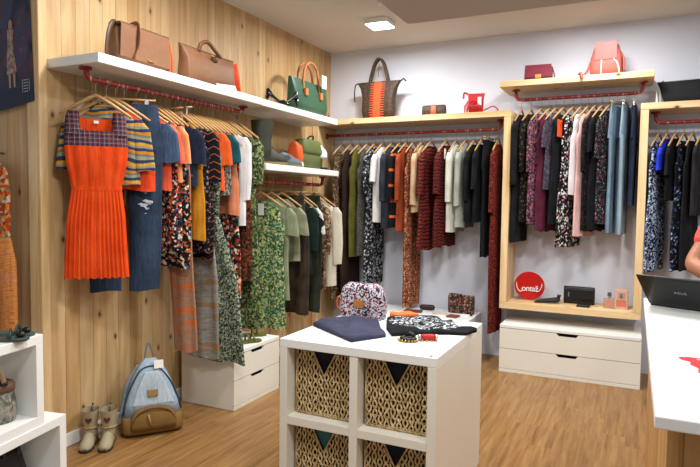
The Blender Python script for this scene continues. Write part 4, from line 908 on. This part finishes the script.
# denim backpack leaning on the wall
r = empty('backpack', (-2.60, 2.665, .0), 0, 'pale blue denim backpack with brown suede pocket leaning on the pine wall', 'backpack', rot=(math.radians(-12), 0, math.radians(52)))
dn = cloth_mat('denim', ['#7d95a8','#b3c3cf'], 1, .85, 0, 'fabric_backpack_denim'); dn2 = cloth_mat('denim', ['#9fb0bd','#cfd8de'], 1, .85, 0, 'fabric_backpack_faded'); sue = leather('brown_suede', '#80602f', .85)
def bpl(z, w, d, p=.5): return sup(w, d, z, p)
prof = [(.10,.168,.075), (.18,.155,.078), (.27,.128,.072), (.35,.098,.06), (.41,.062,.045), (.44,.03,.02)]
MB().loft([bpl(*q) for q in prof]).build('body', dn, r, True)
MB().loft([bpl(0,.165,.07,.4), bpl(.02,.178,.082,.4), bpl(.10,.174,.079,.45), bpl(.104,.168,.07,.45)]).build('suede_base', sue, r, True)
MB().loft([sup(.125, .02, .025, .5, 0, -.085), sup(.132, .03, .05, .5, 0, -.088), sup(.125, .03, .11, .55, 0, -.085), sup(.09, .02, .15, .6, 0, -.078), sup(.03, .008, .163, .6, 0, -.074)]).build('front_pocket', leather('brown_suede_pocket', '#745526', .85), r, True)
MB().tube(bez([(-.12,-.105,.075), (-.08,-.112,.128), (0,-.113,.148), (.08,-.112,.128), (.12,-.105,.075)], 6), .004, 6).build('pocket_zip', dkbrown, r, True)
MB().tube([(-.035,-.12,.115), (-.022,-.124,.055)], .007, 6).build('zip_pull', leather('suede_tab', '#9a7a45'), r, True)
MB().loft([[(x*s, y, z) for x, z in ((-.12,.165), (.12,.165), (.085,.27), (.04,.36), (-.04,.36), (-.085,.27))] for y, s in ((-.078, 1), (-.060, 1.02))]).build('faded_panel', dn2, r, bevel=.006)
MB().tube(bez([(-.168,-.03,.12), (-.146,-.05,.22), (-.105,-.055,.31), (-.05,-.05,.38), (.03,-.05,.385), (.10,-.055,.31), (.148,-.05,.20), (.17,-.03,.12)], 6), .0055, 6).build('main_zip', plain('zip_dark', '#2b3a48'), r, True)
MB().box((-.03, -.088, .215), (.03, -.079, .255)).build('leather_patch', leather('patch_leather', '#8d7140'), r, bevel=.002)
MB().tube(bez([(-.03,.0,.43), (-.022,-.005,.49), (-.004,-.005,.535), (.012,-.005,.49), (.03,0,.43)], 6), .006, 6).build('top_loop', plain('grey_webbing', '#6d737a'), r, True)
MB().box((.015, -.066, .375), (.07, -.060, .425)).build('price_tag', M['paper'], r)
for s in (-1, 1): MB().tube(bez([(s*.06,.06,.40), (s*.13,.085,.28), (s*.17,.07,.10)], 6), .012, 6, flat=.5).build('shoulder_strap', dn, r, True)

# olive sandals on the small drawer unit
for x, y, rz, lab in ((-2.46, 3.40, 60, 'olive green strappy sandal at the edge of the small drawer unit'), (-2.56, 3.60, 40, 'olive green strappy sandal further back on the small drawer unit')):
    r = empty('sandal', (x, y, .4005), math.radians(rz), lab, 'sandal', 'olive sandals on the drawer unit')
    g = leather('olive_sandal', '#5b5a1e', .6)
    MB().prism([(-.11,-.025),(-.06,-.034),(.04,-.033),(.10,-.042),(.135,-.02),(.135,.02),(.10,.042),(.04,.033),(-.06,.034),(-.11,.025)], .016).build('sole', g, r, bevel=.003)
    for xx, hh in ((.07, .045), (.03, .05), (-.08, .06)): MB().tube(arc((xx,-.037,.012), (xx,.037,.012), hh, 10), .008, 6, flat=.5).build('strap', g, r, True)

# ------------------------------------------------------------------ white display cubes by the near wall
def cube(label, cx, cy, z0, h, wid, dep):
    # local: opening faces -y, x runs along the front
    r = empty('display_cube', (cx, cy, z0), math.radians(90+11.6), label, 'display cube'); W = wid; th = .042
    box('top_panel', (-W, 0, h-th), (0, dep, h), M['white'], r, .002); box('bottom_panel', (-W, 0, 0), (0, dep, th), M['white'], r, .002)
    for x0 in (-W, -th): box('side_panel', (x0, 0, th), (x0+th, dep, h-th), M['white'], r, .002)
    box('back_panel', (-W+th, dep-.01, th), (-th, dep, h-th), M['white'], r)
    return r
cube('lower white display cube, holding the black handbag', -2.404, 1.907, 0, .389, .80, .40)
cube('upper white display cube with the sandals on top', -2.385, 1.779, .3895, .411, .80, .36)
# bucket bag in the upper cube
r = empty('bucket_bag', (-2.486, 1.635, .4325), math.radians(20), 'small grey floral bucket bag with beige handle in the upper display cube', 'handbag')
MB().loft([sup(.062, .062, 0, 1), sup(.068, .068, .02, 1), sup(.066, .066, .09, 1), sup(.060, .060, .135, 1)]).build('body', cloth_mat('leaf', [(.3,'#3c3d38'),(.45,'#77766c'),(.55,'#a5a294'),(.7,'#5a4038')], 22, .6, 0, 'fabric_bucket'), r, True)
MB().loft([sup(.062, .062, .134, 1), sup(.064, .064, .158, 1), sup(.055, .055, .172, 1)]).build('rim', leather('tan_rim', '#6b4a34'), r, True)
MB().tube(bez([(-.05,-.03,.165), (-.045,-.05,.235), (.0,-.05,.262), (.045,-.05,.235), (.05,-.03,.165)], 6), .010, 8).build('handle', leather('beige_handle', '#9a8562'), r, True)
mb = MB()
for k in range(3): mb.ball((.055-.014*k, -.035, .176), .012, 8)
mb.build('bead_trim', M['black'], r, True)
# black handbag in the lower cube
r = empty('handbag', (-2.53, 1.62, .0425), math.radians(101.6), 'black leather handbag with round handle in the lower display cube', 'handbag')
MB().loft([sup(.16, .055, 0, .35), sup(.165, .06, .1, .35), sup(.15, .035, .20, .35), sup(.14, .015, .225, .35)]).build('body', leather('black_bag', '#1b1714', .45), r, True)
for y in (-.03, .03): MB().tube(bez([(.04,y,.20), (.045,y,.255), (.085,y,.27), (.12,y,.25), (.12,y,.19)], 6), .011, 8).build('handle', M['gloss'], r, True)
# sandals on the upper cube
gs = leather('grey_green_sandal', '#3c4a46', .55)
for x, y, rz, lab in ((-2.43, 1.60, 35, 'grey-green flat sandal at the front edge of the upper display cube'), (-2.50, 1.69, 20, 'grey-green flat sandal with dark knob beside the cube corner')):
    r = empty('sandal', (x, y, .8010), math.radians(rz), lab, 'sandal', 'grey-green sandals on the display cube')
    MB().prism([(-.10,-.022),(-.05,-.03),(.03,-.03),(.09,-.038),(.12,-.018),(.12,.018),(.09,.038),(.03,.03),(-.05,.03),(-.10,.022)], .014).build('sole', gs, r, bevel=.003)
    MB().tube(arc((.06,-.034,.012), (.04,.034,.012), .03, 10), .013, 6, flat=.4).build('strap', leather('dark_strap', '#23302e'), r, True)
    MB().ball((.09, .0, .026), (.02, .016, .014), 10).build('toe_ornament', M['black'], r, True)
# knitted dress on a wall peg beyond the cubes
r = empty('knitted_dress', (-3.165, 2.05, 1.62), 0, 'multicoloured orange knitted dress hanging on the wall behind the display cubes', 'dress')
kn = cloth_mat('band', ['#8c3a1c','#c9642c','#d9a05a','#4a4038','#c03a24','#e0b070'], 26, .9, 0, 'fabric_knit'); kn2 = cloth_mat('floral', [(0,'#b5401c'),(.35,'#d98a3a'),(.6,'#7a7468'),(.8,'#c9c0a8')], 60, .9, 0, 'fabric_knit_top')
mb = MB(); cloth(mb, [(0, .06, .02, 0), (-.06, .15, .024, .2), (-.20, .175, .03, .4), (-.42, .16, .03, .6)], 2, .008, 5); mb.build('bodice', kn2, r, True)
mb = MB(); cloth(mb, [(-.42, .16, .03, .4), (-.55, .19, .034, .8), (-.93, .20, .036, 1)], 3, .01, 6); mb.build('skirt_panel', kn, r, True)
o = MB().tube([(-3.165, 2.139, 1.655), (-3.165, 2.04, 1.66), (-3.165, 2.035, 1.68)], .006, 8).build('wall_hook', M['steel'], smooth=True); tag(o, 'steel wall hook carrying the orange knitted dress', 'hook')

# poster
r = empty('poster', (-2.872, 2.113, 1.925), 0, 'dark blue fashion poster of a woman in a pale dress on the pine wall', 'poster', rot=(0, math.radians(-2.5), 0))
pt = NT('poster_print', .5, .3); pv = pt.coord()
pn = pt.noise(pt.coord((1,1,.6)), 9, 4, .5); pz = pt.xyz(pv)[2]
pc = pt.ramp(pn, [(.34, '#141d31'), (.44, '#2c3850'), (.5, '#5a2f40'), (.56, '#2f4468'), (.64, '#4d3a50'), (.75, '#7b8396')])
pc = pt.mix(pt.ramp(pz, [(.25, '#000000'), (.6, '#5a5a5a')]), pc, '#5d6c86')
pc = pt.mix(pt.ramp(pz, [(.06, '#ffffff'), (.2, '#000000')]), pc, '#1a2740')
N = 14; xs = [-.62*i/N for i in range(N+1)]
def pzb(x): return -.01*math.sin(PI*min(1, -x/.62)) - .035*(-x/.62)
lo = [[(x, .004, pzb(x)), (x, .004, .85), (x, 0, .85), (x, 0, pzb(x))] for x in xs]
MB().loft(lo).build('print_sheet', pt.col(pc), r)
FX = Matrix(((.62,0,0,-.0193),(0,0,-1,-.001),(0,.66,0,.052),(0,0,0,1)))
sk = plain('printed_skin', '#a58873', .6); 
MB().prism([(-.30,.16),(-.17,.17),(-.18,.26),(-.20,.34),(-.20,.46),(-.185,.52),(-.27,.52),(-.275,.40),(-.29,.28)], .001, FX).build('printed_dress', cloth_mat('floral', [(0,'#a89584'),(.5,'#8d7568'),(.8,'#b8a898')], 60, .6, 0, 'print_dress_ink'), r)
MB().prism([(-.25,.525),(-.205,.525),(-.20,.58),(-.225,.60),(-.25,.58)], .001, FX).prism([(-.275,.05),(-.255,.05),(-.25,.159),(-.28,.159)], .001, FX).prism([(-.215,.05),(-.195,.05),(-.19,.164),(-.22,.16)], .001, FX).build('printed_figure', sk, r)
MB().prism([(-.262,.54),(-.252,.585),(-.225,.606),(-.19,.59),(-.18,.53),(-.198,.55),(-.202,.585),(-.225,.602),(-.25,.584)], .0014, FX).build('printed_hair', plain('printed_hair_ink', '#2a1c18'), r)
mb = MB(); mb.box((-.085, -.002, .05), (-.083, -.001, .12)); mb.box((-.03, -.002, .055), (-.028, -.001, .12))
for k in range(5): mb.box((-.075, -.002, .052+.015*k), (-.04, -.001, .056+.015*k))
mb.build('printed_caption', plain('printed_white', '#aab2bc'), r)

# ------------------------------------------------------------------ counter, laptop, person
r = empty('shop_counter', (.42, 2.2, 0), 0, 'white-topped shop counter with pine panel base carrying the laptop', 'counter')
box('counter_top', (-.366, -.835, .952), (.62, .88, .98), M['white'], r, .003)
mb = MB(); mb.box((-.335, -.70, 0), (-.31, .84, .951)); mb.build('side_panel', M['pine_dark'], r, bevel=.002)
mb = MB(); mb.box((-.31, -.66, 0), (.60, -.635, .951)); mb.build('front_panel', pine('pine_front', 'z', .10, 'x', cols=('#b58c55', '#cba468', '#dcb97f')), r, bevel=.002)
box('side_panel', (.58, -.635, 0), (.60, .84, .951), M['pine_dark'], r, .002)
sp = [(0,.0),(.03,.012),(.06,.004),(.10,.0),(.15,.004),(.19,-.03),(.18,-.06),(.15,-.09),(.13,-.15),(.10,-.18),(.05,-.185),(.035,-.20),(.028,-.15),(.035,-.11),(.02,-.075),(.026,-.045),(.006,-.03)]
o = MB().prism(sp, .0012).build('counter_sticker', plain('red_vinyl', '#c8202a', .5, .3, .03), loc=(.128, 1.925, .9802)); o.rotation_euler = (0, 0, math.radians(4))
tag(o, 'red country-shaped sticker with white letters on the white counter', 'sticker')
text('TU', .042, M['paper'], o, Matrix.Translation((.045, -.042, .0016)), .0003)
# laptop: hinge line runs (.076,2.87) -> (.376,2.733); user on the far side
ang = math.atan2(-.137, .30)
r = empty('laptop', (.076, 2.87, .9805), ang, 'open black laptop on the white counter with its lid back to the room', 'laptop')
MB().box((0, 0, 0), (.345, .235, .018)).build('base', M['black'], r, bevel=.004)
LM = Matrix.Translation((0, -.004, .014)) @ Matrix.Rotation(math.radians(46), 4, 'X')   # lid leans outwards
lid = MB(); lid.box((0, -.008, 0), (.345, 0, .192), LM); lid = lid.build('lid', M['black'], r, bevel=.003)
MB().prism([(.005,.004), (.34,.004), (.34,.182), (.085,.182)], .0015, LM @ Matrix(((1,0,0,0),(0,0,-1,-.0081),(0,1,0,0),(0,0,0,1)))).build('lid_sheen', plain('sheen_black', '#1c1d20', .5, .3), r)  # greyer trapezoid paints a reflection onto the back of the lid
sc = NT('laptop_screen', .15); sc.b.inputs['Emission Color'].default_value = (.5,.6,.8,1); sc.b.inputs['Emission Strength'].default_value = .3
MB().box((.012, .0005, .015), (.333, .0015, .183), LM).build('screen', sc.col('#20242c'), r)
mb = MB()
for a in range(12):
    for b in range(4): mb.box((.03+a*.0245, .10+b*.026, .018), (.03+a*.0245+.02, .10+b*.026+.021, .0205))
mb.build('keyboard', plain('keys', '#1c1d20', .6), r)
text('ASUS', .020, M['steel'], r, LM @ Matrix.Translation((.128, -.0102, .095)) @ Matrix.Rotation(PI/2, 4, 'X'), .0003, 0, 'LEFT', 1.1)

# person behind the counter (mostly outside the photograph, left arm in view)
def skin_mesh(name, verts, edges, radii, mat, parent, root=0, sub=2):
    me = bpy.data.meshes.new(name); me.from_pydata(verts, edges, []); me.update(); me.materials.append(mat)
    o = bpy.data.objects.new(name, me); C.objects.link(o)
    s = o.modifiers.new('skin', 'SKIN'); s.use_smooth_shade = True
    for i, rr in enumerate(radii): me.skin_vertices[0].data[i].radius = rr if isinstance(rr, tuple) else (rr, rr)
    me.skin_vertices[0].data[root].use_root = True
    o.modifiers.new('sub', 'SUBSURF').levels = sub; o.modifiers['sub'].render_levels = sub
    if parent: o.parent = parent
    return o
skin = plain('skin_tone', '#a06a4c', .55, .35, .06)
PX, PY = .575, 3.34
person = empty('person', (PX, PY, 0), 0, 'person in coral short-sleeved top standing behind the laptop, elbow bent', 'person')
V = [(0,0,.95), (0,0,1.10), (0,0,1.25), (0,-.01,1.38), (0,-.01,1.47), (0,-.03,1.56), (0,-.04,1.63), (0,-.035,1.71)]
R_ = [(.15,.105), (.13,.095), (.15,.105), (.13,.085), .052, (.068,.08), (.078,.095), (.062,.08)]
E = [(i, i+1) for i in range(7)]
def chain(start, pts, rr):
    p = start
    for q, r0 in zip(pts, rr): V.append(q); R_.append(r0); E.append((p, len(V)-1)); p = len(V)-1
    return p
# arm towards the photograph: shoulder, elbow out, forearm to the keyboard
def arm(s, elbow, wrist):
    w = chain(3, [(s*.165, -.01, 1.40), tuple((a+b)/2 for a, b in zip((s*.18, -.02, 1.36), elbow)), elbow, tuple((a+b)/2 for a, b in zip(elbow, wrist)), wrist], [.058, .050, .042, .040, .028])
    d = (Vector(wrist) - Vector(elbow)).normalized(); side = Vector((d.y, -d.x, 0)).normalized()
    palm = Vector(wrist) + d*.055; p = chain(w, [tuple(palm)], [(.036, .018)])
    for k, ln in enumerate((.062, .074, .070, .055)):
        b = palm + side*(.027-.018*k)*1.0 + d*.022; m_ = b + d*ln*.5 + Vector((0,0,.006)); e = b + d*ln*.9 + Vector((0,0,-.018))
        chain(p, [tuple(b), tuple(m_), tuple(e)], [.0095, .0085, .007])
    t0 = Vector(wrist) + d*.03 + side*.034*(-s if False else 1); chain(w, [tuple(t0), tuple(t0 + d*.03 + side*.018), tuple(t0 + d*.055 + side*.016 + Vector((0,0,-.01)))], [.012, .010, .008])
arm(-1, (-.325, -.16, 1.135), (-.20, -.35, 1.085))
arm(1, (.30, -.05, 1.12), (.02, -.32, 1.09))
for s in (-1, 1):
    chain(0, [(s*.095, 0, .86), (s*.10, -.005, .68), (s*.10, -.01, .49), (s*.10, .005, .30), (s*.10, .015, .09), (s*.105, -.06, .035), (s*.11, -.13, .028)], [.088, .078, .058, .055, .038, (.038,.03), (.034,.024)])
body = skin_mesh('body', V, E, R_, skin, person)
# clothing, hair, face as children
coral = cloth_mat('plain', ['#d9544f','#ea6a62'], 1, .85, 0, 'fabric_coral_top')
VT = [(0,0,.98), (0,0,1.10), (0,0,1.25), (0,-.01,1.38), (0,-.01,1.43)]; RT = [(.172,.128), (.152,.118), (.168,.125), (.145,.102), (.075,.072)]
ET = [(0,1), (1,2), (2,3), (3,4)]
for s, el in ((-1, (-.325,-.16,1.135)), (1, (.30,-.05,1.12))):
    a = (s*.165, -.01, 1.405); b = tuple(x*.25+y*.75 for x, y in zip(a, el)); 
    VT += [a, b]; RT += [.076, .066]; n = len(VT); ET += [(3, n-2), (n-2, n-1)]
skin_mesh('shirt', VT, ET, RT, coral, person)
VP = [(0,0,.99), (0,0,.92)]; RP = [(.158,.115), (.165,.12)]; EP = [(0,1)]
for s in (-1, 1):
    n = len(VP); VP += [(s*.095,0,.84), (s*.10,-.005,.68), (s*.10,-.01,.49), (s*.10,.005,.30), (s*.10,.015,.10)]; RP += [.10, .09, .072, .066, .058]
    EP += [(1, n)] + [(n+i, n+i+1) for i in range(4)]
skin_mesh('trousers', VP, EP, RP, cloth_mat('denim', ['#1c2436','#303b52'], 1, .85, 0, 'fabric_person_jeans'), person)
for s in (-1, 1): MB().loft([[(s*.11+w*math.cos(a), y, .001+max(0, h*.5+h*.5*math.sin(a))) for a in [2*PI*j/14 for j in range(14)]] for y, w, h in ((.05,.03,.06), (.03,.042,.09), (-.05,.044,.085), (-.12,.048,.06), (-.17,.04,.05), (-.19,.02,.03))]).build('shoe', M['black'], person, True)
hair = leather('brown_hair', '#2c1d15', .6)
MB().ball((0, .022, 1.715), (.090, .105, .082), 16).ball((0, .06, 1.63), (.082, .05, .12), 14).build('hair', hair, person, True)
eye = plain('eye_white', '#e8e4e0', .3); 
mb = MB(); [mb.ball((s*.032, -.122, 1.655), (.012, .006, .007), 10) for s in (-1, 1)]; mb.build('eye', eye, person, True)
mb = MB(); [mb.ball((s*.032, -.126, 1.655), (.006, .004, .006), 8) for s in (-1, 1)]; mb.build('iris', M['black'], person, True)
MB().loft([sup(.016, .02, 1.595, 1, 0, -.128), sup(.013, .018, 1.62, 1, 0, -.128), sup(.008, .01, 1.655, 1, 0, -.122)]).build('nose', skin, person, True)
MB().ball((0, -.118, 1.568), (.026, .012, .008), 10).build('mouth', plain('lips', '#8c4038', .5), person, True)
mb = MB(); [mb.ball((s*.088, -.03, 1.64), (.012, .024, .034), 10) for s in (-1, 1)]; mb.build('ear', skin, person, True)

# ------------------------------------------------------------------ light and camera
def area(name, loc, size, power, rot=(0,0,0), col=(1,.995,.985)):
    l = bpy.data.lights.new(name, 'AREA'); l.energy = power; l.size = size; l.color = col; l.shape = 'SQUARE'
    o = bpy.data.objects.new(name, l); C.objects.link(o); o.location = loc; o.rotation_euler = rot; return o
area('panel_light_corner', (-1.972, 4.637, 2.868), .2, 26)
for x, y, z, p in ((-1.9, 2.6, 2.9, 34), (-.6, 3.5, 2.68, 34), (.9, 3.4, 2.68, 34), (-1.0, 1.4, 2.68, 34), (.9, 1.0, 2.68, 34), (-.3, 4.65, 2.9, 23)):
    area('panel_light', (x, y, z), .3, p)
w = bpy.data.worlds.new('world'); bpy.context.scene.world = w; w.use_nodes = True
w.node_tree.nodes['Background'].inputs[0].default_value = (.95, .97, 1.0, 1); w.node_tree.nodes['Background'].inputs[1].default_value = .45

cd = bpy.data.cameras.new('camera'); cam = bpy.data.objects.new('camera', cd); C.objects.link(cam)
cd.sensor_width = 36; cd.lens = LENS; cd.clip_start = .05
r_, u_, f_ = CAM[0:3], CAM[3:6], CAM[6:9]
cam.matrix_world = Matrix(((r_[0], u_[0], -f_[0], 0), (r_[1], u_[1], -f_[1], 0), (r_[2], u_[2], -f_[2], 1.42), (0,0,0,1)))
S = bpy.context.scene; S.camera = cam
S.view_settings.view_transform = 'Standard'; S.view_settings.look = 'None'; S.view_settings.gamma = 1; S.view_settings.use_curve_mapping = False; S.view_settings.exposure = 0.0
